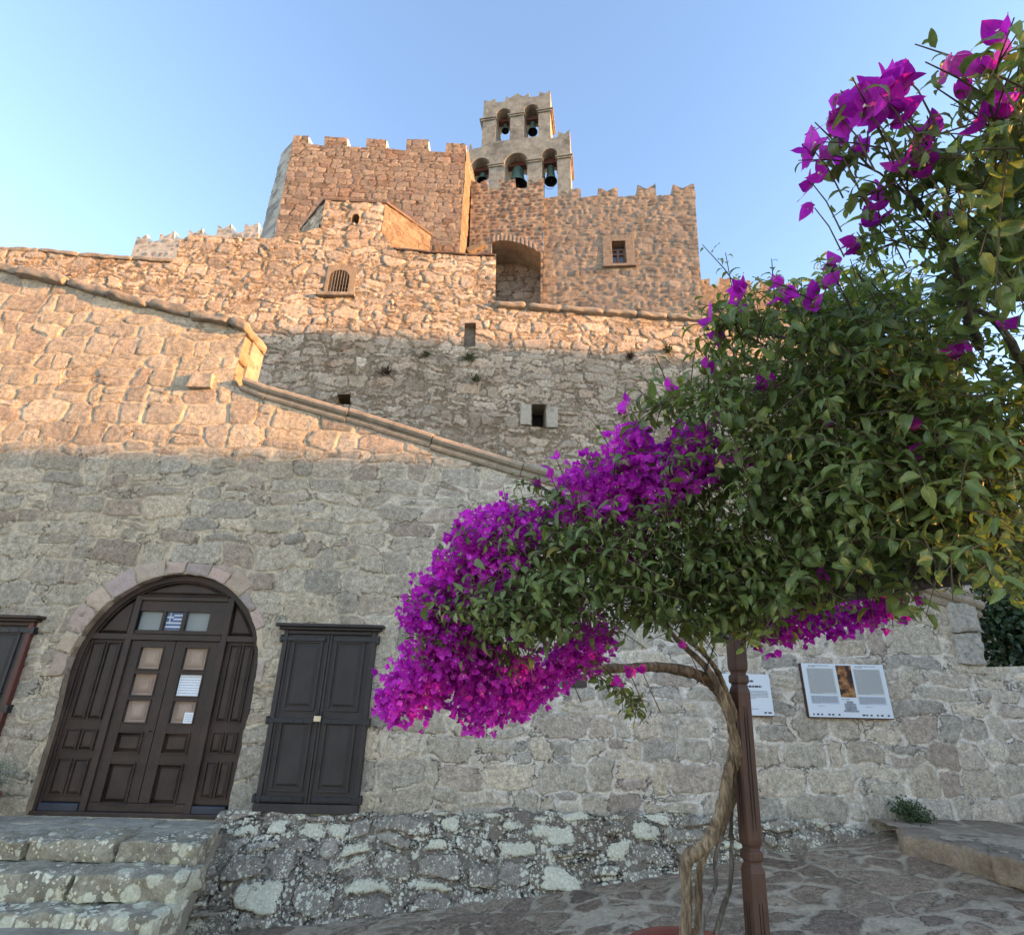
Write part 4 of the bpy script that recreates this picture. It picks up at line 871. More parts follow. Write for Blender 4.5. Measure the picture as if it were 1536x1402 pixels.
# left part of finer masonry, a step in front, with the niche
P6 = Plane(12.95, -4.5)
lt = [(707,283),(707,270),(718,276),(731,269),(732,284),(749,283),(749,268),(758,276),(766,270),(773,268),(774,283),(792,282),(792,268),(803,275),(815,267),(816,284)]
lt = P6.uzs(lt); l0, l1 = P6.uz(703,470)[0], P6.uz(813,470)[0]
nl, nr = P6.uz(735,420)[0], P6.uz(811,420)[0]; nzb = 9.8; nzt = P6.uz(765,362)[1]; nzs = P6.uz(811,380)[1]
niche = [(nl,nzb),(nr,nzb),(nr,nzs)]+[(nl+(nr-nl)*(1-t), nzs+(nzt-nzs)*math.sin(t*math.pi*.62+.0)/math.sin(math.pi*.5)) for t in np.linspace(.08, 1, 12)]
f6 = stone_field(l0-.2, l1+.3, 9.6, lt[1][1]+.3, .036, .27, .155, 61, .03, 2.8, .3, .1, .03, .018, .010)
stone_wall('left_wall', P6, [(l0,9.7),(l1,9.7),(l1,9.75)]+lt[::-1], f6, M_fine, T5, [niche])
for a, b in ((1,3),(6,9),(12,14)):
    u0, u1 = lt[a][0], lt[b][0]; z0 = lt[0][1]-.15; MB().prism(P6, [(u0,z0),(u1,z0),(u1,lt[b][1]),((u0+u1)/2,lt[a+1][1]),(u0,lt[a][1])], -.5, -.02).build('merlon', M_core, T5)
m = MB(); reveal(m, P6, niche, .02, -.95); m.build('niche_reveal', M_core, T5)
# voussoirs of the niche head
m = MB(); hp = niche[3:]
for i in range(len(hp)-1):
    (ua, za), (ub, zb_) = hp[i], hp[i+1]; g = .012
    rough_box(m, [P6.pt(ub+g,zb_,.05),P6.pt(ua-g,za,.05),P6.pt(ua-g,za,-.35),P6.pt(ub+g,zb_,-.35),P6.pt(ub+g,zb_+.26,.05),P6.pt(ua-g,za+.26,.05),P6.pt(ua-g,za+.26,-.35),P6.pt(ub+g,zb_+.26,-.35)], .02, .012, (4,4,5), 200+i, 8)
m.build('niche_arch', plain_stone('niche_voussoirs', (.36,.27,.20), .25, 6, .4), T5, True)
P7 = Plane(13.85, -4.5); f7 = stone_field(nl-.6, nr+.9, nzb, nzt+.5, .04, .42, .26, 71, .07, 2.4, .4, .3, .03, .012, .012)
stone_wall('niche_back', P7, [(nl-.5,nzb),(nr+.8,nzb),(nr+.8,nzt+.4),(nl-.5,nzt+.4)], f7, M_tower, T5)
core('block_core', P6, [(l0+.02,9.7),(nl-.02,9.7),(nl-.02,lt[0][1]-.06),(l0+.02,lt[0][1]-.06)], -.06, 2.6, M_core, T5)
core('block_core', P6, [(nl-.01,nzt+.3),(l1-.03,nzt+.3),(l1-.03,lt[0][1]-.06),(nl-.01,lt[0][1]-.06)], -.06, 2.6, M_core, T5)
m = MB(); reveal(m, P6, [(l1,9.7),(l1,lt[-1][1])], .0, -.35, False); m.build('corner_return', M_core, T5)
m = MB(); a, b = P6.uz(733,380), P6.uz(744,381); 
m = MB(); p = P6.uz(716,383); plane_block(m, P6, (p[0]-.25,p[1]+.0), (p[0]+.28,p[1]+.32), .22, -.4, .12, rad=.03, amp=.02, div=(8,6,5), seed=9); m.build('arch_springer', M_warmstone, T5, True)
# ------------------------------------------------------------------ bell gable
P8 = Plane(15.5, -10)
T8 = thing('bell_gable', P8.pt(1.5, 14), 'weathered grey bell gable of two tiers with five arched openings', 'belfry')
def bq(cx, cy): return P8.uz(690+cx/7.38, 120+cy/7.38)
outl = [(85,1330),(95,900),(80,735),(120,700),(140,765),(235,745),(260,225),(325,240),(392,205),(400,250),(500,235),(510,185),(560,200),(632,148),(700,185),(765,145),(765,192),(870,180),(878,130),(945,152),(1015,110),(1020,560),(1020,645),(1080,630),(1085,568),(1155,600),(1225,548),(1232,1330)]
outl = [bq(*p) for p in outl]; zsill1 = bq(640,660)[1]; low = bq(700,1330)[1]
# straighten the sides: true verticals
uL0, uL1, uR1, uR0 = bq(90,900)[0], bq(248,560)[0], bq(1000,560)[0], bq(1225,1000)[0]
def su(i, u): outl[i] = (u, outl[i][1])
for i in (0,1,2): su(i, uL0)
su(5, uL1); su(6, uL1); su(20, uR1); su(21, uR1); su(22, uR1); su(26, uR0); su(27, uR0)
outl[0] = (uL0, low-.6); outl[27] = (uR0, low-.6)
def arch8(l, r, top, bottom, mid):
    a = bq(l, mid)[0]; b = bq(r, mid)[0]; zt = bq((l+r)/2, top)[1]; zb_ = bq((l+r)/2, bottom)[1]; w = (b-a)/2
    return a, b, zb_, zt-w, [(a,zb_),(b,zb_)]+[((a+b)/2+w*math.cos(t), zt-w+w*math.sin(t)) for t in np.linspace(0, math.pi, 14)]
AR = [arch8(395,553,318,672,540), arch8(705,868,272,632,500), arch8(118,322,862,1420,1000), arch8(490,745,808,1420,1000), arch8(905,1078,758,1420,1000)]
bm = bmesh.new(); TH = 1.0
def addloop(pts): vs = [bm.verts.new(P8.pt(u, z, 0)) for u, z in pts]; return [bm.edges.new((vs[i], vs[(i+1) % len(vs)])) for i in range(len(vs))]
el = addloop(outl)
for a in AR: el += addloop(a[4])
bmesh.ops.triangle_fill(bm, use_beauty=True, edges=el)
fr = list(bm.faces); r_ = bmesh.ops.extrude_face_region(bm, geom=fr); nv = [v for v in r_['geom'] if isinstance(v, bmesh.types.BMVert)]
bmesh.ops.translate(bm, verts=nv, vec=Vector((-P8.n[0]*TH, -P8.n[1]*TH, 0))); bmesh.ops.recalc_face_normals(bm, faces=bm.faces)
bmesh.ops.translate(bm, verts=bm.verts, vec=-Vector(ROOT[T8]))
me = bpy.data.meshes.new('gable_wall'); bm.to_mesh(me); bm.free(); put('gable_wall', me, M_bel, T8)
# imposts on the piers
def impost(l, r, y, dz=.0):
    m = MB(); a = bq(l, y); b = bq(r, y); z = (a[1]+b[1])/2
    m.pbox(P8, a[0], b[0], z-.06, z+.02, -TH-.05, .05); m.pbox(P8, a[0]-.05, b[0]+.05, z+.02, z+.08, -TH-.09, .09); m.build('impost', M_bel, T8, False, .012)
impost(232,392,445); impost(545,705,395); impost(860,1020,348); impost(318,478,955); impost(742,905,905); impost(1072,1235,860)
# bells
def bell(c, r, h, label, tilt=0.0, yoke=True, yw=.5, yh=.3):
    T = thing('bell', c, label, 'bell', 'bells hanging in the bell gable'); prof = [(.0,h),(r*.30,h*.985),(r*.50,h*.93),(r*.56,h*.8),(r*.60,h*.55),(r*.70,h*.28),(r*.88,h*.08),(r,0),(r*.97,-.01),(r*.82,.06*h),(r*.60,h*.3),(r*.5,h*.75),(0,h*.85)]
    b = MB().lathe(c, prof, 28).build('bell_body', M_bell, T, True); b.data.materials.append(M_belli)
    for p in b.data.polygons:
        if p.index >= 8*28: p.material_index = 1
    MB().tube([np.array(c)+[0,0,h*.8], np.array(c)+[.02,0,h*.2]], [.012,.02], 6).lathe((c[0]+.02,c[1],c[2]-.02), [(0,0),(.05,.03),(.055,.07),(.03,.13),(0,.14)], 10).build('clapper', M_iron, T, True)
    MB().tube([np.array(c)+[0,0,h*.97], np.array(c)+[0,0,h+.10]], [r*.2, r*.14], 8).build('crown', M_bell, T, True)
    y = MB(); d = P8.d
    if yoke:
        k = [(-1,.0),(-1,.5),(-.7,.55),(-.45,.75),(-.25,.7),(0,1.0),(.25,.7),(.45,.75),(.7,.55),(1,.5),(1,.0)]
        A = [np.array([c[0]+d[0]*u*yw, c[1]+d[1]*u*yw, c[2]+h+.06+z*yh]) for u, z in k]; nv = np.array([P8.n[0], P8.n[1], 0])*.11
        y.add([p+nv for p in A]+[p-nv for p in A], [tuple(range(len(k))), tuple(range(2*len(k)-1, len(k)-1, -1))]+[(i,(i+1)%len(k),(i+1)%len(k)+len(k),i+len(k)) for i in range(len(k))])
        y.build('headstock', M_yoke, T)
    return T
spec = [(487,500,590,40,.72,'small dark bell in the left opening of the upper tier'),(795,478,602,55,.9,'green topped bell in the right opening of the upper tier'),
        (228,1045,1145,60,1,'small green bell in the left opening of the lower tier, partly behind a merlon'),(635,990,1200,115,1,'large green bell in the middle opening of the lower tier'),(1000,960,1150,72,1,'dark bell in the right opening of the lower tier with a looping cord')]
for (cx, ty, by, rr, _, lab), ar in zip(spec, AR):
    a = P8.uz(690+cx/7.38, 120+by/7.38, -TH/2); b = P8.uz(690+cx/7.38, 120+ty/7.38, -TH/2); r1 = P8.uz(690+(cx+rr)/7.38, 120+by/7.38, -TH/2)
    c = P8.pt((ar[0]+ar[1])/2, a[1]+.12, -TH/2); h = max(b[1]-a[1]-.12, .35)
    bt = bell(c, r1[0]-a[0], h, lab, yw=(ar[1]-ar[0])/2+.02, yh=.32 if rr > 60 else .22)
m = MB(); p0 = np.array(P8.pt(*bq(1055,1150), .05)); m.tube([p0+np.array([-.5+i*.06, 0, -.05-.5*math.sin(i/9*math.pi)*.6]) for i in range(10)], .01, 5)
m.build('cord', M_iron, bt)
# ------------------------------------------------------------------ far battlements
P9 = Plane(17.0, -3)
T9 = thing('battlement_wall', P9.pt(-11, 15), 'pale grey battlement wall with swallowtail merlons left of the broad tower', 'wall')
def c3(cx, cy): return P9.uz(180+cx/6.4, 320+cy/6.4)
m3 = [[(165,215),(205,245),(262,200)],[(392,190),(440,225),(527,170)],[(665,158),(710,190),(795,143)],[(945,115),(990,150),(1070,103)],[(1205,93),(1250,125),(1330,88)]]
base = [(150,290),(262,280),(380,262),(520,250),(655,238),(800,215),(930,205),(1075,190),(1185,182),(1330,170)]
top9 = [c3(105,405)]
for i, q in enumerate(m3): top9 += [c3(*base[2*i])]+[c3(*p) for p in q]+[c3(*base[2*i+1])]
end9 = c3(1310,420)
f9 = stone_field(top9[0][0]-.4, end9[0]+1.0, 13.2, max(p[1] for p in top9)+.3, .045, .42, .25, 91, .03, 2.6, .3, .1, .02, .05, .008)
stone_wall('wall', P9, [(top9[0][0],13.3),(top9[-1][0],13.3)]+top9[::-1], f9, M_pale, T9)
for i, q in enumerate(m3):
    u0 = c3(*q[0]); um = c3(*q[1]); u1 = c3(*q[2]); z0 = c3(*base[2*i+1])[1]-.2
    MB().prism(P9, [(u0[0],z0),(u1[0],z0),u1,um,u0], -.7, -.02).build('merlon', M_white, T9)
core('wall_backing', P9, [(top9[0][0],13.3),(top9[-1][0],13.3),(top9[-1][0],c3(1330,185)[1]),(top9[0][0]+.2,c3(150,300)[1])], -.05, .6, M_core, T9)
P10 = Plane(19.0, 5)
T10 = thing('battlement_wall', P10.pt(6, 12), 'sunlit orange battlement wall right of the fortress block behind the blossoms', 'wall')
def d3(cx, cy): return P10.uz(1040+cx/7.68, 380+cy/7.68)
t10 = [d3(*p) for p in [(60,300),(140,300),(188,285),(190,372),(295,376),(300,272),(350,300),(422,283),(428,385),(530,395),(540,285),(590,320),(655,310),(660,410),(765,420),(768,300),(820,330),(885,312),(890,440),(1000,450),(1005,330),(1060,355),(1125,335),(1130,470),(1500,500)]]
hole10 = [d3(*p) for p in [(210,690),(310,690),(310,580),(210,575)]]
f10 = stone_field(t10[0][0]-.2, t10[-1][0]+.2, 8.0, max(p[1] for p in t10)+.3, .05, .38, .22, 95, .06, 2.5, .4, .3, .03, .014, .012)
stone_wall('wall', P10, [(t10[0][0],9),(t10[-1][0],9)]+t10[::-1], f10, M_oran, T10, [hole10])
window_hole(P10, 'window', T10, hole10, .25, M_warmstone, M_grey)
core('wall_backing', P10, [(t10[0][0],9),(t10[-1][0],9),(t10[-1][0],t10[-1][1]-.1),(t10[0][0],t10[3][1]-.1)], -.4, .4, M_core, T10)
for i, (a, b, c) in enumerate(((5,6,7),(10,11,12),(15,16,17),(20,21,22))):
    z0 = t10[a-1][1]-.2; MB().prism(P10, [(t10[a][0],z0),(t10[c][0],z0),t10[c],t10[b],t10[a]], -.6, -.02).build('merlon', M_white, T10)
# ------------------------------------------------------------------ houses across the street that shade the square
M_lime = paint('whitewash', (.60,.57,.50), .8, .1, 3); M_roof = paint('roof_tile', (.35,.14,.08), .8, .3, 12)
def house(x0, x1, y0, y1, zb, zt, label):
    T = thing('house', ((x0+x1)/2, (y0+y1)/2, zb), label, 'house')
    MB().box(x0, x1, y0, y1, zb, zt-.3).build('wall', M_lime, T)
    MB().box(x0-.15, x1+.15, y0-.15, y1+.15, zt-.298, zt).build('roof', M_roof, T)
    n = max(2, int((x1-x0)/3)); 
    for i in range(n):
        u = x0+(x1-x0)*(i+.5)/n
        for z in (zb+1.2, zb+4.0):
            if z+1.5 < zt: MB().box(u-.45, u+.45, y1, y1+.05, z, z+1.3).build('window', M_shut, T)
    return T
def shade_top(xw, zw, yw, ye): s = (yw-ye)/math.tan(SUN_AZ); return zw + s/math.cos(SUN_AZ)*0 + (yw-ye)/math.sin(SUN_AZ)*math.tan(SUN_EL)
HA = shade_top(0, 4.62, 7.3, -1.0); house(21, 60, -2.2, -1.0, -.8, HA, 'long whitewashed house along the street to the right, outside the photograph')
HB = shade_top(0, 8.75, 10.6, 2.0); house(34, 60, 1.0, 2.0, -.8, HB, 'tall narrow whitewashed house up the street to the right, outside the photograph')
HC = shade_top(0, 2.6, 2.0, -3.0)  # unseen wall strips added to shade the plant; gaps let sun glints through
for k_, (a, b, l) in enumerate(((9, 17.55, 'tall whitewashed wall added out of view to shade the bougainvillea'), (18.75, 20.75, 'short added wall piece out of view after the first sun gap'), (21.55, 22.8, 'narrow added wall pier out of view between two sun gaps'), (23.55, 31, 'long added shading wall out of view beyond the last sun gap'))):
    T = thing('added_shade_wall', ((a+b)/2, -3.06, -.8), l, 'wall'); MB().box(a, b, -3.12, -3.0, -.8, HC).build('wall', M_lime, T); MB().box(a, b, -3.13, -2.99, HC+.002, HC+.06).build('coping', M_cap, T)
# ------------------------------------------------------------------ leaves and bracts (vectorised)
def blade(n, L, wid, curl, fold, profile, R, st=6, wav=.0):
    """n blades in local coordinates: x along, y across, z up; returns (n, st*5, 3) and faces"""
    t = np.linspace(0, 1, st); s = np.array([-1., -.5, 0, .5, 1.]); q = np.abs(s)**1.4
    ang = curl[:,None]*t[None,:]**1.2; dt = 1/(st-1)
    x = np.concatenate([np.zeros((n,1)), np.cumsum(np.cos((ang[:,1:]+ang[:,:-1])/2)*dt, 1)], 1); z = -np.concatenate([np.zeros((n,1)), np.cumsum(np.sin((ang[:,1:]+ang[:,:-1])/2)*dt, 1)], 1)
    w = profile(t)[None,:]*wid[:,None]
    V = np.zeros((n, st, 5, 3)); V[...,0] = (x*L[:,None])[:,:,None]; V[...,2] = (z*L[:,None])[:,:,None]
    V[...,1] = w[:,:,None]*s*np.cos(fold)[:,None,None]; lift = w*np.sin(fold)[:,None]
    nx, nz = np.sin(ang), np.cos(ang)
    ph = R.uniform(0, 6.28, (n,1,1)); fr = R.uniform(4, 9, (n,1,1)); wv = np.sin(t[None,:,None]*fr+ph+np.sign(s)*1.3)*wav*L[:,None,None]*np.abs(s)
    V[...,0] += (nx*lift)[:,:,None]*q; V[...,2] += (nz*lift)[:,:,None]*q + wv
    F = []
    for i in range(st-1):
        for j in range(4): F.append((i*5+j, i*5+j+1, (i+1)*5+j+1, (i+1)*5+j))
    return V.reshape(n, st*5, 3), np.array(F)
def orient(V, P, D, N):
    D = D/np.linalg.norm(D, axis=1, keepdims=True); Yv = np.cross(N, D); Yv /= np.linalg.norm(Yv, axis=1, keepdims=True)+1e-9; Zv = np.cross(D, Yv)
    return P[:,None,:] + V[...,0:1]*D[:,None,:] + V[...,1:2]*Yv[:,None,:] + V[...,2:3]*Zv[:,None,:]
def blades_mesh(name, V, F, col, mat, parent, loc=None):
    n, k, _ = V.shape; Fs = (F[None] + (np.arange(n)*k)[:,None,None]).reshape(-1, 4)
    C4 = np.repeat(col, k, 0).reshape(n, k//5, 5, 4).copy(); C4[...,2] = np.array([1,.5,0,.5,1.]); C4[...,3] = np.linspace(0, 1, k//5)[None,:,None]
    return mesh(name, V.reshape(-1,3), Fs, mat, parent, True, {'lc': ('FLOAT_COLOR', C4.reshape(-1,4))}, loc=loc)
leaf_prof = lambda t: np.sin(np.pi*np.clip(t,0,1)**.72)**.85*.30*(1-.25*t) + .004
bract_prof = lambda t: np.sin(np.pi*np.clip(t*.93+.07,0,1)**.72)**.95*.44*(1.0-.22*t)
def leaf_mat(name, stops, tr, trc, rough=.36, veins=.5, spec=.45, vm=.7, vc=(1.7,1.6,1.5), bm=.0, bc=(.3,.3,.1)):
    t = NT(name); sp = t.new('ShaderNodeSeparateColor'); t.L(t.attr('lc').outputs['Color'], sp.inputs[0])
    c = t.ramp(sp.outputs[0], stops); n = t.noise(70, 4, .6); at = t.attr('lc').outputs['Alpha']; wv = t.math('ABSOLUTE', t.math('SUBTRACT', t.math('FRACT', t.math('MULTIPLY_ADD', sp.outputs[2], -1.6, t.math('MULTIPLY', at, 6.0))), .5)); vein = t.math('MAXIMUM', t.rng(sp.outputs[2], .16, .0), t.math('MULTIPLY', t.rng(wv, .40, .5), .55)); c = t.mix(t.math('MULTIPLY', vein, vm), c, t.mix(1.0, c, vc, 'MULTIPLY')); c = t.mix(t.math('MULTIPLY', t.rng(at, .3, 0), bm), c, bc); c = t.mix(1.0, c, t.rng(n, .3, .7, 1-.35*veins, 1+.35*veins, False), 'MULTIPLY'); c = t.mix(1.0, c, t.rng(sp.outputs[1], 0, 1, .72, 1.2, False), 'MULTIPLY')
    g = t.new('ShaderNodeNewGeometry'); c2 = t.mix(t.math('MULTIPLY', g.outputs['Backfacing'], .35), c, t.mix(1.0, c, (1.5,1.5,1.5), 'MULTIPLY'))
    t.bump(n, .25, .004); t.fin(c2, rough, spec)
    tb = t.new('ShaderNodeBsdfTranslucent'); t.L(t.mix(1.0, c, trc, 'MULTIPLY'), tb.inputs[0]); mx = t.new('ShaderNodeMixShader'); mx.inputs[0].default_value = tr
    t.L(t.b.outputs[0], mx.inputs[1]); t.L(tb.outputs[0], mx.inputs[2]); t.L(mx.outputs[0], t.out.inputs[0]); return t.m
M_leaf = leaf_mat('bougainvillea_leaf', [(0,(.072,.108,.040)),(.3,(.115,.158,.054)),(.65,(.155,.20,.066)),(.9,(.215,.235,.078)),(1,(.33,.25,.07))], .40, (1.9,1.9,.8))
M_bract = leaf_mat('bougainvillea_bract', [(0,(.38,.010,.38)),(.3,(.57,.024,.55)),(.65,(.70,.045,.67)),(.9,(.76,.10,.72)),(1,(.66,.24,.50))], .48, (1.2,1.1,1.0), .6, .35, .15, .6, (.62,.6,.7), .35, (.55,.25,.42))
M_ivy = leaf_mat('ivy_leaf', [(0,(.018,.035,.012)),(.5,(.03,.055,.018)),(1,(.05,.08,.025))], .2, (1.5,1.6,.8))
M_sage = leaf_mat('grey_green_leaf', [(0,(.10,.13,.09)),(1,(.19,.23,.17))], .2, (1.2,1.3,1), .7)
M_twig = paint('green_brown_twig', (.10,.075,.04), .8, .3, 20); M_flw = paint('cream_floret', (.75,.70,.50), .7, .05)
def bark_mat(name, c, c2):
    t = NT(name); mp = t.new('ShaderNodeMapping'); mp.inputs['Scale'].default_value = (1,1,.16); t.L(t.coord(), mp.inputs[0])
    n = t.noise(55, 6, .7, mp.outputs[0], .6); n2 = t.noise(7, 4, .6); col = t.mix(t.rng(n, .38, .64), c2, c); col = t.mix(1.0, col, t.rng(n2, .3, .7, .6, 1.35, False), 'MULTIPLY')
    t.bump(n, .9, .012); return t.fin(col, .9, .1)
M_bark = bark_mat('pale_bark', (.34,.25,.155), (.12,.085,.055)); M_barkg = bark_mat('grey_bark', (.25,.21,.17), (.10,.085,.07))
# ------------------------------------------------------------------ bougainvillea
YP = 2.8; PP = Plane(YP)
def pp3(x, y, dy=0.0): r = ray(x, y); return EYE + r*((YP+dy)/r[1])
pot_c = pp3(1036, 1440); pot_z = pp3(1036, 1430)[2]
BG = thing('bougainvillea', (pot_c[0], YP, pot_z), 'large potted bougainvillea with magenta blossom arching over the square beside the carved post', 'bougainvillea')
DP = np.array([(600,1020,1.80),(690,880,1.78),(760,780,1.78),(720,1060,1.85),(800,900,1.66),(880,720,1.72),(960,660,1.72),(900,860,1.62),(960,930,1.64),(1010,960,1.68),(1100,930,1.66),(860,1000,1.9),(1030,760,1.65),(1080,560,1.55),(1150,450,1.5),(1250,420,1.42),(1150,650,1.5),(1200,850,1.5),(1300,780,1.42),(1300,600,1.42),(1340,900,1.42),(1400,700,1.32),(1420,520,1.32),(1500,800,1.28),(1530,650,1.28),(1250,300,1.12),(1310,150,.98),(1380,240,1.02),(1420,330,1.12),(1490,90,.90),(1530,200,.95),(1500,350,1.1),(1260,940,1.9),(1480,900,1.35),(950,600,1.65)])
def dep(x, y):
    w = 1/((DP[:,0]-x)**2+(DP[:,1]-y)**2+400.)**1.5; return float((w*DP[:,2]).sum()/w.sum())
def rand_in(poly, R):
    xs = [p[0] for p in poly]; ys = [p[1] for p in poly]
    while True:
        x, y = R.uniform(min(xs), max(xs)), R.uniform(min(ys), max(ys))
        if in_poly(np.array([x]), np.array([y]), poly)[0]: return x, y
LP, LD, LN, LS, LC = [], [], [], [], []
twigs = MB(); RL = np.random.default_rng(77)
UP = np.array([0,0,1.0])
def proj(p):
    q = np.asarray(p)-EYE; w = q@cF; return CX+FPX*(q@cR)/w, CY-FPX*(q@cU)/w
_bx = [600,690,800,900,1000,1100,1200,1340,1440,1560]; _by = [990,965,985,965,972,985,965,940,935,930]
def shoot(p, d, L, n, size, tw=True, cv=None):
    d = d/np.linalg.norm(d); a = np.cross(d, RL.normal(0,1,3)); a /= np.linalg.norm(a); b = np.cross(d, a); ph = RL.uniform(0, 6.28); end = None; pts = []
    hue = RL.random()
    for i in range(n):
        t = (i+.6)/n; q = p + d*L*t + np.array([0,0,-.22*L*t*t]); ph += 2.4+RL.normal(0,.3)
        rad = a*math.cos(ph)+b*math.sin(ph); ld = d*RL.uniform(.15,.7)+rad*.9+UP*RL.uniform(-.55,.15); nn = UP*.7+d*.6+RL.normal(0,.25,3)
        LP.append(q+rad*.004); LD.append(ld); LN.append(nn); LS.append(size*RL.uniform(.5,1.25)*(1.0-.35*(t > .85))); LC.append((min(1, max(0, hue*.55+RL.random()*.38+(.1 if t > .8 else 0))), RL.random(), 0, 1))
    if tw: twigs.tube([p+d*L*t+np.array([0,0,-.22*L*t*t]) for t in (0,.5,1)], [.0019,.0016,.001], 4, False)
def fill(poly, n, thick, size, Lr=(.10,.26), bias=(0,0,0), leaves=(5,9), keep=None):
    for _ in range(n):
        x, y = rand_in(poly, RL); d = dep(x, y)+thick[0]+(thick[1]-thick[0])*RL.random()**1.0
        if keep and not keep(x, y, RL): continue
        p = deep(x, y, d); toc = -ray(x, y); toc /= np.linalg.norm(toc)
        
        for _t in range(5):
            di = RL.normal(0, .75, 3)+UP*.32+toc*.45+np.array(bias); L = RL.uniform(*Lr); ex_, ey_ = proj(p+di/np.linalg.norm(di)*L-np.array([0,0,.22*L*L+.03]))
            if ey_ < np.interp(ex_, _bx, _by): shoot(p, di, L, int(RL.integers(*leaves)), size); break
A_ = [(700,935),(745,905),(760,860),(810,785),(850,765),(880,775),(960,780),(1050,795),(1200,830),(1215,895),(1130,935),(1010,945),(930,930),(880,900),(800,960),(745,960)]
B_ = [(1075,470),(1110,445),(1200,440),(1330,440),(1425,480),(1425,700),(1300,790),(1100,805),(985,790),(1010,740),(1075,690),(1080,640),(970,612),(1000,590),(1070,560),(1120,520)]
C_ = [(1200,720),(1330,680),(1540,640),(1540,845),(1440,845),(1345,845),(1200,870)]
D_ = [(1425,430),(1440,370),(1465,300),(1490,230),(1520,150),(1545,130),(1545,430),(1450,440)]
D2_ = [(1436,560),(1545,520),(1545,660),(1436,690)]
sky_gap = lambda x, y, R: not (1425 < x < 1545 and 445 < y < 520) and not (1470 < x < 1510 and 540 < y < 640 and R.random() < .6)
fill(A_, 760, (-.10,.35), .050); fill(B_, 860, (-.05,.50), .050, keep=sky_gap); fill(C_, 640, (-.10,.55), .052, keep=sky_gap); fill(D_, 170, (-.05,.45), .058, keep=sky_gap); fill(D2_, 45, (0,.4), .06, keep=sky_gap)
fill([(1180,430),(1330,425),(1420,480),(1420,790),(1250,800),(1150,780)], 420, (.25,.75), .062, keep=sky_gap)
fill([(1450,850),(1545,840),(1545,870),(1460,875)], 14, (-.1,.2), .058); fill([(1315,860),(1355,860),(1345,885),(1318,885)], 4, (-.05,.05), .065, bias=(0,0,-.6))
fill([(700,930),(740,900),(790,860),(870,900),(840,960),(760,960)], 60, (-.16,-.02), .042)
fill([(700,1010),(745,960),(800,985),(790,1010),(740,1030)], 26, (-.10,.02), .036)
for pl, nn in (([(660,840),(740,765),(800,765),(775,850),(700,940),(640,900)], 34), ([(600,1005),(640,950),(700,990),(690,1035),(640,1058)], 22), ([(850,755),(850,700),(930,650),(1060,660),(1020,745),(900,775)], 34), ([(640,950),(630,880),(740,905),(720,985)], 20)): fill(pl, nn, (-.10,.10), .036, (.06,.14), (0,0,0), (4,7))
fill([(1560,120),(1760,60),(1780,880),(1560,850)], 300, (-.05,.6), .056)
# the same plant roofs over the ground to the right of and behind the viewer
for _ in range(420):
    q = np.array([RL.uniform(.6,3.4), RL.uniform(-1.6,.8), RL.uniform(2.7,3.3)]); w_ = (q-EYE)@cF; x_, y_ = proj(q)
    if w_ > -.35 and (w_ < .1 or (x_ < 1750 and y_ > -330)): continue
    shoot(q, RL.normal(0,.8,3)+UP*.3, RL.uniform(.15,.3), int(RL.integers(6,10)), .075)
fill([(1080,920),(1145,920),(1140,950),(1090,950)], 10, (.1,.5), .055)
def spray(pts, n, size, d0=0.0, Lr=(.08,.16)):
    P_ = [deep(x, y, dep(x, y)+d0) for x, y in pts]; twigs.tube(P_, list(np.linspace(.0026,.0012,len(P_))), 5, False)
    for i in range(n):
        t = RL.uniform(.15, 1.0)*(len(P_)-1); k = min(int(t), len(P_)-2); q = P_[k]+(P_[k+1]-P_[k])*(t-k); shoot(q, RL.normal(0,.6,3)+(P_[k+1]-P_[k])/np.linalg.norm(P_[k+1]-P_[k])*.8+UP*.2, RL.uniform(*Lr), int(RL.integers(3,7)), size)
spray([(1120,620),(1070,600),(1010,595),(962,622)], 20, .055); spray([(1150,520),(1110,500),(1085,480)], 14, .055); spray([(1440,420),(1390,330),(1350,270),(1318,190)], 11, .048); spray([(1370,300),(1320,260),(1270,235)], 7, .05)
spray([(1350,270),(1310,290),(1270,300)], 6, .05); spray([(1420,330),(1420,270),(1405,225)], 10, .055); spray([(1490,330),(1495,210),(1482,130)], 12, .055); spray([(1445,380),(1370,370),(1310,350)], 10, .05); spray([(1260,430),(1250,415),(1247,400)], 4, .04, 0, (.05,.08)); spray([(900,790),(850,755),(815,730)], 12, .045)
spray([(790,930),(740,945),(695,945)], 14, .045); spray([(860,1000),(900,1015),(930,1040),(960,1055)], 12, .038, .05, (.04,.08)); spray([(905,1000),(930,1025),(945,1060)], 6, .038, .05, (.04,.08)); spray([(1480,700),(1450,640),(1500,600)], 12, .06)
spray([(1560,70),(1535,130),(1515,180)], 6, .05)
def make_leaves(name, P, D, N, S_, C_c, mat, parent, wr=(.55,.92), curl=(.5,2.7), st=6, wav=.05, loc=None, prof=leaf_prof):
    n = len(P); P = np.array(P); D = np.array(D); N = np.array(N); S_ = np.array(S_); R = np.random.default_rng(n)
    V, F = blade(n, S_, S_*R.uniform(*wr, n), R.uniform(*curl, n), R.uniform(.1,.65,n), prof, R, st, wav); return blades_mesh(name, orient(V, P, D, N), F, np.array(C_c, float), mat, parent, loc)
make_leaves('foliage', LP, LD, LN, LS, LC, M_leaf, BG)
twigs.build('twigs', M_twig, BG, True)
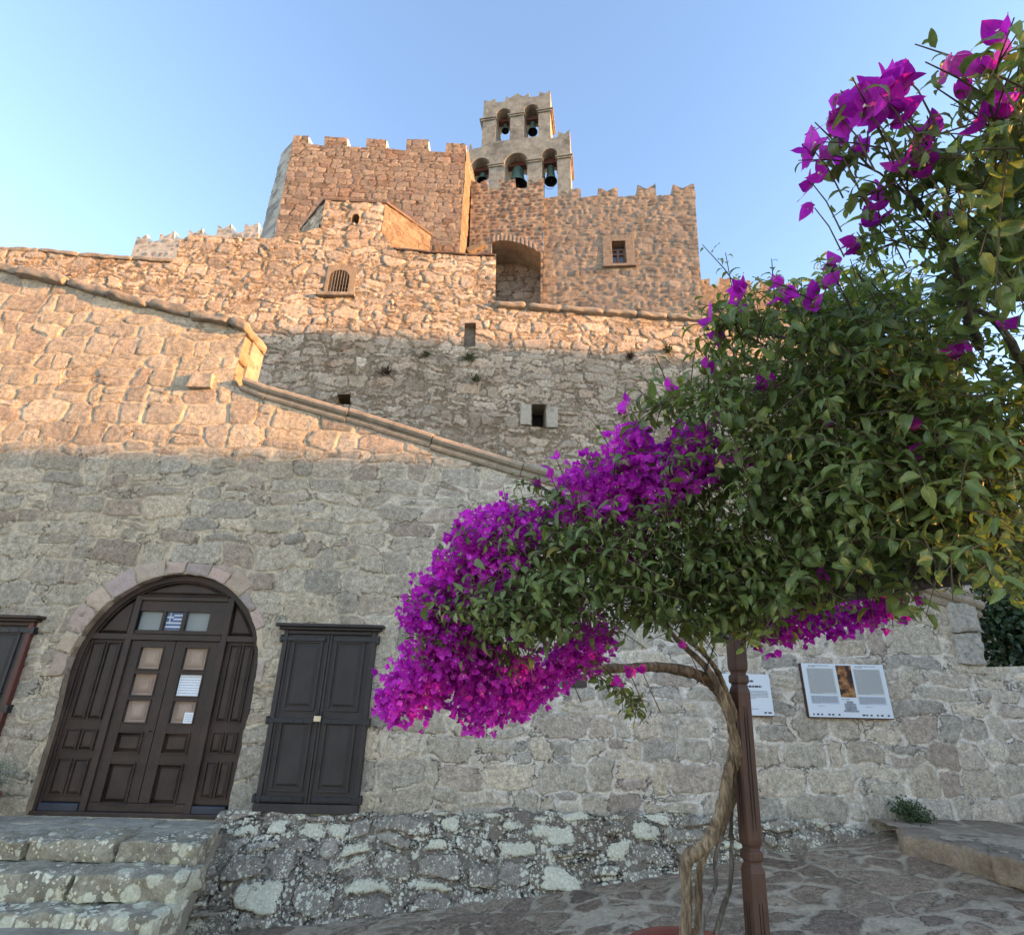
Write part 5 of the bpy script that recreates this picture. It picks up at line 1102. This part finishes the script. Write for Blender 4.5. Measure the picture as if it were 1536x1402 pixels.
# blossoms: three papery bracts round a small cream floret
class Bloom:
    def __init__(s): s.P=[]; s.D=[]; s.N=[]; s.S=[]; s.C=[]; s.fl=MB()
    def flower(s, p, ax, size, R, hue=None):
        ax = ax/np.linalg.norm(ax); a = np.cross(ax, R.normal(0,1,3)); a /= np.linalg.norm(a); b = np.cross(ax, a); op = R.uniform(.35,1.1); h = R.random() if hue is None else hue
        for k in range(3):
            an = k*2.094+R.normal(0,.18); rad = a*math.cos(an)+b*math.sin(an); s.P.append(p+rad*.002); s.D.append(ax*math.cos(op)+rad*math.sin(op)); s.N.append(ax*math.sin(op)*1.0-rad*math.cos(op)+R.normal(0,.08,3)); s.S.append(size*R.uniform(.85,1.12)); s.C.append((min(1,max(0,h*.6+R.random()*.4)), R.random(), 0, 1))
        if R.random() < .45:
            q = p+ax*size*.42; r = size*.085; base = len(s.fl.V); s.fl.tube([p+ax*size*.1, q], [.0012,.0016], 4, False)
            s.fl.V += [tuple(q+(a*math.cos(t)+b*math.sin(t))*r*(1 if i % 2 else .5)+ax*.001) for i, t in enumerate(np.linspace(0, 2*math.pi, 10, endpoint=False))]; base = len(s.fl.V)-10; s.fl.F.append(tuple(range(base, base+10)))
    def build(s, name):
        n = len(s.P); R = np.random.default_rng(n); S_ = np.array(s.S); V, F = blade(n, S_, S_*R.uniform(.85,1.12,n), R.uniform(-.7,.45,n), R.uniform(.05,.45,n), bract_prof, R, 8, .03)
        o = blades_mesh(name, orient(V, np.array(s.P), np.array(s.D), np.array(s.N)), F, np.array(s.C), M_bract, BG)
        if s.fl.V: mesh('florets', s.fl.V, s.fl.F, M_flw, o, False)
        return o
RB_ = np.random.default_rng(99)
def mass(poly, n, thick, size, k=(2,5), bias=(0,0,0), spread=.022, hue=None):
    B = Bloom()
    for _ in range(n):
        x, y = rand_in(poly, RB_); p = deep(x, y, dep(x, y)+RB_.uniform(*thick)); toc = -ray(x, y)/np.linalg.norm(ray(x, y))
        for j in range(int(RB_.integers(*k))):
            B.flower(p+RB_.normal(0, spread, 3), RB_.normal(0,.55,3)+toc*.8+np.array(bias), size*RB_.uniform(.8,1.15), RB_, hue)
    return B.build('blossom_cluster')
mass([(660,840),(685,800),(740,760),(800,765),(805,800),(775,850),(745,905),(700,940),(640,900),(665,870)], 470, (-.06,.20), .024, bias=(-.3,0,.25))
mass([(640,950),(612,930),(630,880),(665,860),(740,905),(700,950),(740,985),(700,1000)], 400, (-.05,.20), .024, bias=(-.4,0,.0))
mass([(574,1046),(600,1005),(640,950),(700,990),(690,1035),(640,1058),(590,1070)], 330, (-.06,.18), .024, bias=(-.3,0,-.2))
mass([(690,985),(760,985),(830,985),(885,930),(920,960),(900,985),(830,1030),(800,1055),(745,1080),(715,1095),(690,1060)], 430, (-.05,.24), .024, bias=(0,0,-.35))
mass([(805,790),(850,755),(850,700),(920,690),(930,645),(955,640),(985,680),(960,770),(880,770)], 270, (-.03,.22), .027, bias=(-.1,0,.4))
mass([(960,770),(975,690),(1035,645),(1075,655),(1060,700),(1100,690),(1020,745)], 150, (-.03,.22), .027, bias=(0,0,.4))
mass([(1140,965),(1200,915),(1345,895),(1345,920),(1290,935),(1220,945),(1150,970)], 130, (.1,.5), .028, bias=(0,0,-.5), hue=.0)  # hangs in shade under the canopy; shade put in as darker bract colour
mass([(840,830),(900,800),(960,760),(1010,790),(960,840)], 30, (.02,.25), .026)
def clusters(lst, size, sp=.02, bias=(0,0,.5)):
    for x, y, n in lst:
        B = Bloom(); p = deep(x, y, dep(x, y)); toc = -ray(x, y)/np.linalg.norm(ray(x, y)); c = bias+toc*.25+RB_.normal(0,.25,3)
        for j in range(n): B.flower(p+RB_.normal(0,sp,3), c+RB_.normal(0,.45,3), size*RB_.uniform(.85,1.12), RB_)
        o = B.build('blossom_cluster'); MB().tube([p, p-np.array([-.02,0,.05]), p-np.array([-.05,-.02,.11])], [.0012,.0016,.002], 4, False).build('stalk', M_twig, o, True)

clusters([(1298,165,5),(1318,140,5),(1350,108,3),(1262,178,2),(1340,165,3)], .046, .016)
clusters([(1220,225,2),(1240,205,2),(1262,250,3),(1218,275,2),(1222,312,1)], .040, .014, (-.4,0,.2))
clusters([(1395,215,2),(1420,195,1),(1380,250,2),(1370,265,1),(1320,305,2),(1315,330,1),(1285,348,2)], .044, .014, (-.2,0,.5))
clusters([(1470,95,2),(1495,65,1),(1448,145,1),(1505,185,2),(1532,160,2),(1428,315,1)], .048, .016, (-.3,0,.6))
clusters([(1115,440,2),(1095,460,1),(1175,432,3),(1218,455,2),(1257,397,1),(1247,420,1),(1074,482,1),(1072,500,1)], .046, .010, (-.2,0,.5))
clusters([(945,610,2),(1003,582,1),(1060,550,2),(835,690,1),(822,704,1),(815,730,1),(1140,575,1),(1165,570,1),(1145,585,1),(1245,637,1),(1365,645,1),(1100,690,2),(1125,700,1),(1500,490,1),(1450,505,1),(1365,675,1),(1440,530,1)], .038, .008)
clusters([(1205,845,2),(1232,855,2),(870,915,2),(850,1000,2),(945,1010,2),(930,1020,1),(965,1010,1),(1030,970,1),(780,965,3),(760,975,2)], .030, .012)
# woody stems
def stem(name, pts, rad, mat, knots=0, seed=0):
    R = np.random.default_rng(seed); P_ = [np.asarray(p, float) for p in pts]; out = []; rr = []
    for i in range(len(P_)-1):     # Catmull-Rom
        p0, p1, p2, p3 = P_[max(i-1,0)], P_[i], P_[i+1], P_[min(i+2,len(P_)-1)]
        for t in np.linspace(0, 1, 9)[:-1]:
            out.append(.5*((2*p1)+(-p0+p2)*t+(2*p0-5*p1+4*p2-p3)*t*t+(-p0+3*p1-3*p2+p3)*t**3)); rr.append((rad[i]*(1-t)+rad[i+1]*t)*(1+R.normal(0,.07)))
    out.append(P_[-1]); rr.append(rad[-1]); m = MB().tube(out, rr, 12); V = np.array(m.V); V += np.stack([fbm(V[:,1]*3+V[:,2], V[:,2]-V[:,0], 14, seed+1, 4), fbm(V[:,0]*2+V[:,2], V[:,2], 14, seed+2, 4), 0*V[:,0]], 1)*.007; m.V = [tuple(v) for v in V]
    return m.build(name, mat, BG, True)
k = 1/820*2.4
def path(l): return [pp3(x, y, dy) for x, y, dy in l]
stem('trunk', path([(1024,1445,0),(1030,1350,0),(1028,1305,.0),(1034,1284,-.0),(1062,1262,-.01),(1080,1215,.0),(1092,1160,.0),(1101,1110,.02),(1090,1060,.02),(1072,1028,.0),(1035,1008,-.05),(985,1000,-.1),(930,1002,-.2),(870,1000,-.35),(840,975,-.5)]), [.026,.023,.024,.029,.026,.024,.022,.021,.026,.028,.026,.023,.020,.018,.014], M_bark, 0, 3)
stem('trunk', path([(1046,1445,.03),(1048,1350,.04),(1052,1290,.05),(1080,1240,.05),(1103,1180,.04),(1108,1130,-.02),(1098,1085,-.05),(1080,1035,-.06),(1058,1000,-.05),(1025,968,-.1),(990,930,-.3)]), [.017,.015,.017,.020,.021,.019,.016,.016,.015,.013,.010], M_bark, 0, 5)
stem('stem', path([(1043,1445,-.04),(1058,1370,-.03),(1073,1330,.0),(1074,1285,.05),(1088,1235,.06),(1103,1180,.07),(1107,1130,.06)]), [.010,.009,.0085,.0085,.009,.0095,.009], M_barkg, 0, 7)
stem('stem', path([(1058,1445,.02),(1080,1375,.03),(1094,1330,.05),(1098,1270,.06),(1097,1225,.07),(1104,1170,.08)]), [.012,.010,.0095,.009,.009,.009], M_barkg, 0, 8)
stem('branch', path([(1095,1115,.03),(1108,1090,.0),(1095,1050,-.03),(1075,1005,-.04),(1050,975,-.1),(1020,950,-.3)]), [.016,.014,.013,.012,.011,.009], M_bark, 0, 9)
def cpath(l): return [deep(x, y, dep(x, y)+o) for x, y, o in l]
stem('branch', cpath([(1020,900,.25),(960,865,.1),(880,848,.02),(840,862,-.03),(800,888,.0)]), [.016,.015,.013,.011,.008], M_barkg, 0, 11)
stem('branch', cpath([(900,985,.15),(860,1005,.1),(830,1012,.1),(800,1025,.12)]), [.022,.016,.012,.006], M_bark, 0, 12)
stem('branch', cpath([(1190,905,.25),(1290,888,.2),(1380,875,.15),(1470,862,.1),(1560,845,.1)]), [.020,.022,.020,.018,.016], M_barkg, 0, 13)
stem('branch', cpath([(1470,520,.1),(1440,440,.05),(1425,380,.02),(1400,330,.0),(1360,285,.0)]), [.012,.010,.008,.006,.004], M_barkg, 0, 14)
stem('branch', cpath([(1500,700,.2),(1420,620,.15),(1330,560,.1),(1220,520,.1),(1150,500,.05)]), [.014,.012,.010,.007,.004], M_barkg, 0, 15)
stem('branch', cpath([(1545,560,.1),(1480,470,.1),(1435,480,.1)]), [.010,.008,.004], M_barkg, 0, 16)
for a_ in ([(2.9,1.6,2.05),(2.2,.9,2.6),(1.6,.1,2.95),(1.0,-.8,3.05)], [(2.9,1.6,2.05),(2.8,.5,2.8),(2.7,-.4,3.0),(2.3,-1.4,3.0)], [(1.5,1.5,1.9),(2.2,1.6,2.0),(2.9,1.6,2.05)]): stem('branch', [np.array(q) for q in a_], [.022,.018,.012,.006][:len(a_)], M_barkg, 0, 17)
# pot
gpot = float(gz(pot_c[0], YP))
T = thing('flower_pot', (pot_c[0], YP, gpot), 'round red terracotta pot holding the bougainvillea stems at the foot of the post', 'pot')
h = pot_z-gpot
MB().lathe((pot_c[0], YP, gpot), [(0,0),(.17,0),(.19,.02),(.235,h*.7),(.25,h-.06),(.272,h-.055),(.276,h),(.262,h+.008),(.25,h),(.24,h-.05)], 40).build('pot_body', paint('terracotta', (.20,.055,.03), .7, .25, 8), T, True)
MB().lathe((pot_c[0], YP, gpot), [(.245,h-.045),(.15,h-.03),(0,h-.028)], 24).build('soil', paint('dark_soil', (.04,.03,.022), .95, .4, 20), T)
# carved post
pb = pp3(1139, 1420); ptp = pp3(1102, 940)
T = thing('carved_post', (pb[0], YP, float(gz(pb[0], YP))), 'carved brown square wooden post with grooves and ring notches beside the potted bougainvillea', 'post')
M_post = paint('brown_post_stain', (.078,.037,.023), .55, .35, 16, (10,10,.6), .25, .4)
def at_post(y): return np.array(pp3(1102+(y-940)*(1138-1102)/480., y))
m = MB(); hw = .0335; rot = math.radians(14)
ax, ay = np.array([math.cos(rot), math.sin(rot), 0]), np.array([-math.sin(rot), math.cos(rot), 0])
gz0 = float(gz(pb[0], YP)); dirv = (at_post(940)-at_post(1400)); 
def pc(z): q = at_post(1400); return q + dirv*((z-q[2])/dirv[2])
def secn(z, w, ch):
    c = pc(z); return [c+ax*(sx*w)+ay*(sy*w) for sx, sy in ((-1+ch,-1),(1-ch,-1),(1,-1+ch),(1,1-ch),(1-ch,1),(-1+ch,1),(-1,1-ch),(-1,-1+ch))]
zA, zB = at_post(1281)[2], at_post(1018)[2]; ztop = at_post(935)[2]
secs = []
def add(z, w, ch=.08): secs.append((z, w, ch))
add(gz0-.05, hw*1.08); 
for zz in (zA, zB):
    for dz, w in ((-.060,1.06),(-.045,.98),(-.030,.80),(-.022,.80),(-.017,1.0),(-.012,1.03),(.010,1.03),(.015,1.0),(.020,.80),(.028,.80),(.043,.98),(.058,1.04)): add(zz+dz, hw*w*(1 if zz == zA else .97))
add(ztop+.1, hw*.96)
pts_ = [secn(*s) for s in secs]; V = [tuple(p) for s in pts_ for p in s]; F = [(i*8+j, i*8+(j+1)%8, (i+1)*8+(j+1)%8, (i+1)*8+j) for i in range(len(secs)-1) for j in range(8)]+[tuple(range((len(secs)-1)*8, len(secs)*8))]
mesh('post', V, F, M_post, T)
M_groove = paint('groove_painted_shadow', (.016,.008,.005), .7, .2)  # groove shade painted as near-black strips lying on the post faces
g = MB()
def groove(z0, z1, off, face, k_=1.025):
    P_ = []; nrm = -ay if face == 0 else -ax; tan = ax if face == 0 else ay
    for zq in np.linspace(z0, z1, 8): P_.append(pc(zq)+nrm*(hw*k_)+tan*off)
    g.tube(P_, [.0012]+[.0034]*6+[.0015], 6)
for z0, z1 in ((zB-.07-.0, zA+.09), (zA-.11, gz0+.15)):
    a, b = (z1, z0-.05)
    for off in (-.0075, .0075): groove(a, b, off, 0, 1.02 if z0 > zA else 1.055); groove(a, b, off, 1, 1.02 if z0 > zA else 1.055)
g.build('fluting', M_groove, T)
T = thing('pergola_beam', tuple(pc(ztop+.05)), 'rough brown wooden beam carrying the bougainvillea from the post to the right', 'beam')
m = MB(); a = pc(ztop+.10)+np.array([-.55,.15,.0]); b = deep(1580, 870, 1.5)+np.array([0,0,.02])
d = (b-a)/np.linalg.norm(b-a); s = np.cross(d, UP); s /= np.linalg.norm(s); rough_box(m, [a-s*.04, b-s*.04, b+s*.04, a+s*.04, a-s*.04+UP*.10, b-s*.04+UP*.10, b+s*.04+UP*.10, a+s*.04+UP*.10], .012, .008, (30,3,3), 3, 8); m.build('beam', M_barkg, T, True)
m = MB(); a = pc(ztop+.2)+np.array([.02,-1.2,.02]); b = pc(ztop+.2)+np.array([.02,.5,.02]); m.box(a[0]-.03, a[0]+.03, a[1], b[1], a[2], a[2]+.08); m.build('cross_beam', M_barkg, T, False, .006)
# floodlights under the canopy
M_lamp = paint('black_lamp_housing', (.02,.02,.022), .5, .15, 20)
c = pp3(1078, 942, -.1); T = thing('floodlight', tuple(c), 'dark cylindrical spot lamp hanging with a thin wire beside the top of the post', 'lamp')
MB().lathe(tuple(c-np.array([0,0,.05])), [(0,.11),(.03,.11),(.036,.10),(.036,.02),(.042,.015),(.042,0),(.03,.004),(0,.01)], 20).build('lamp_head', M_lamp, T, True)
MB().tube([c+[0,0,.06], c+[.0,0,.22]], .008, 6).build('bracket', M_lamp, T); MB().tube([pp3(1075,955,-.1), pp3(1066,985,-.08), pp3(1056,1010,-.06), pp3(1045,1024,-.04)], .0035, 5).build('wire', M_lamp, T)
c = pp3(858, 1024, -.3); T = thing('floodlight', tuple(c), 'flat grey floodlight box peeping out below the magenta blossom', 'lamp')
m = MB(); rough_box(m, [tuple(c+np.array(v)) for v in ((-.05,-.05,-.02),(.06,-.05,-.02),(.06,.08,-.02),(-.05,.08,-.02),(-.05,-.05,.03),(.06,-.05,.03),(.06,.08,.03),(-.05,.08,.03))], .01, .001, (5,5,4)); m.build('lamp_head', paint('grey_lamp_housing', (.12,.12,.115), .5, .1), T, True)
MB().tube([c+[0,.02,.03], c+[.04,.05,.12]], .008, 6).build('bracket', M_lamp, T)
# ------------------------------------------------------------------ other plants
def bush(name, cs, n, rad, size, mat, label, cat, curl=(.1,.9), wr=(1.6,2.1), bias=(0,-.5,.4)):
    R = np.random.default_rng(n); P_=[]; D_=[]; N_=[]; S_=[]; Cc=[]
    for i in range(n):
        c = np.array(cs[R.integers(len(cs))]); p = c+R.normal(0,1,3)*np.array(rad); P_.append(p); D_.append(R.normal(0,.7,3)+np.array([0,-.2,-.25])); N_.append(R.normal(0,.35,3)+np.array([0,-.7,.6])); S_.append(size*R.uniform(.6,1.2)); Cc.append((R.random(),R.random(),0,1))
    T = thing(name, tuple(np.mean(cs, 0)), label, cat); make_leaves('foliage', P_, D_, N_, S_, Cc, mat, T, wr, curl); m = MB()
    for c in cs: m.tube([np.array(c)+[0,.1,-rad[2]*2], np.array(c)+[.03,.05,-.1], np.array(c)+[-.05,0,rad[2]]], [.02,.012,.004], 6)
    m.build('stems', M_barkg, T); return T
bush('ivy_bush', [onY(x, y, 8.3) for x, y in ((1495,925),(1540,950),(1560,900),(1505,965),(1590,960),(1500,890),(1540,985))], 2600, (.20,.16,.24), .085, M_ivy, 'dark green ivy bush growing over the low wall at the right edge', 'bush')
c = onY(1366,1216,7.12); bush('fern', [c, c+np.array([.10,-.03,-.06]), c+np.array([-.08,0,.02])], 900, (.07,.05,.05), .040, leaf_mat('fern_leaf', [(0,(.03,.05,.02)),(1,(.06,.09,.03))], .2, (1.5,1.6,.8)), 'small dark green fern rooted at the wall base left of the raised pavement', 'fern', (.3,1.6), (.6,1.0))
pc_ = onY(-38,1212,7.0); T = thing('flower_pot', (pc_[0], pc_[1], zt), 'red clay pot at the left edge standing on the door landing', 'pot'); MB().lathe((pc_[0],pc_[1],zt-.01), [(0,0),(.13,0),(.17,.22),(.19,.22),(.19,.27),(.17,.27),(.16,.23),(0,.22)], 28).build('pot_body', paint('clay_pot', (.26,.075,.045), .75, .2, 8), T, True)
R = np.random.default_rng(5); P_=[]; D_=[]; N_=[]; S_=[]; Cc=[]
for i in range(90):
    d = np.array([R.normal(.1,.5), R.normal(-.1,.4), 1.0]); L = R.uniform(.25,.52)
    for j in range(14): t = (j+1)/14; P_.append(np.array([pc_[0], pc_[1], zt+.24])+d/np.linalg.norm(d)*L*t+np.array([0,0,-.12*t*t])); D_.append(d+R.normal(0,.8,3)); N_.append(R.normal(0,.6,3)+UP); S_.append(R.uniform(.03,.055)); Cc.append((R.random(),R.random(),0,1))
T = thing('lavender_plant', (pc_[0], pc_[1], zt+.24), 'grey green bushy herb growing in the red clay pot at the left edge', 'plant'); make_leaves('foliage', P_, D_, N_, S_, Cc, M_sage, T, (.35,.5))
# orange parasol beyond the canopy
c = onY(1640,640,5.2); T = thing('parasol', (c[0], c[1], float(gz(c[0], c[1]))), 'orange red parasol glimpsed through the leaves at the right edge', 'parasol')
m = MB(); rb_ = MB(); n = 8; r = 1.25; zr = c[2]-.25; za = c[2]+.22; rim = [np.array([c[0]+r*math.cos(2*math.pi*(i+.3)/n), c[1]+r*math.sin(2*math.pi*(i+.3)/n), zr]) for i in range(n)]; ap = np.array([c[0],c[1],za])
for i in range(n):
    a, b = rim[i], rim[(i+1)%n]; k_ = 5
    for s in range(k_):
        f0, f1 = s/k_, (s+1)/k_; sag = lambda f: -.05*math.sin(math.pi*f)
        m.add([ap+(a-ap)*f0, ap+(a-ap)*f1, ap+(b-ap)*f1, ap+(b-ap)*f0], [(0,1,2,3)])
    m.add([a, a-UP*.16, b-UP*.16, b], [(0,1,2,3)]); rb_.tube([ap-UP*.03, a-UP*.02], .012, 5)
m.build('canopy', paint('orange_canvas', (.42,.07,.02), .8, .15, 6), T); rb_.build('ribs', paint('pale_rib', (.4,.38,.35), .5), T); MB().tube([(c[0],c[1],float(gz(c[0],c[1]))), (c[0],c[1],za)], .025, 10).build('pole', M_wood, T)
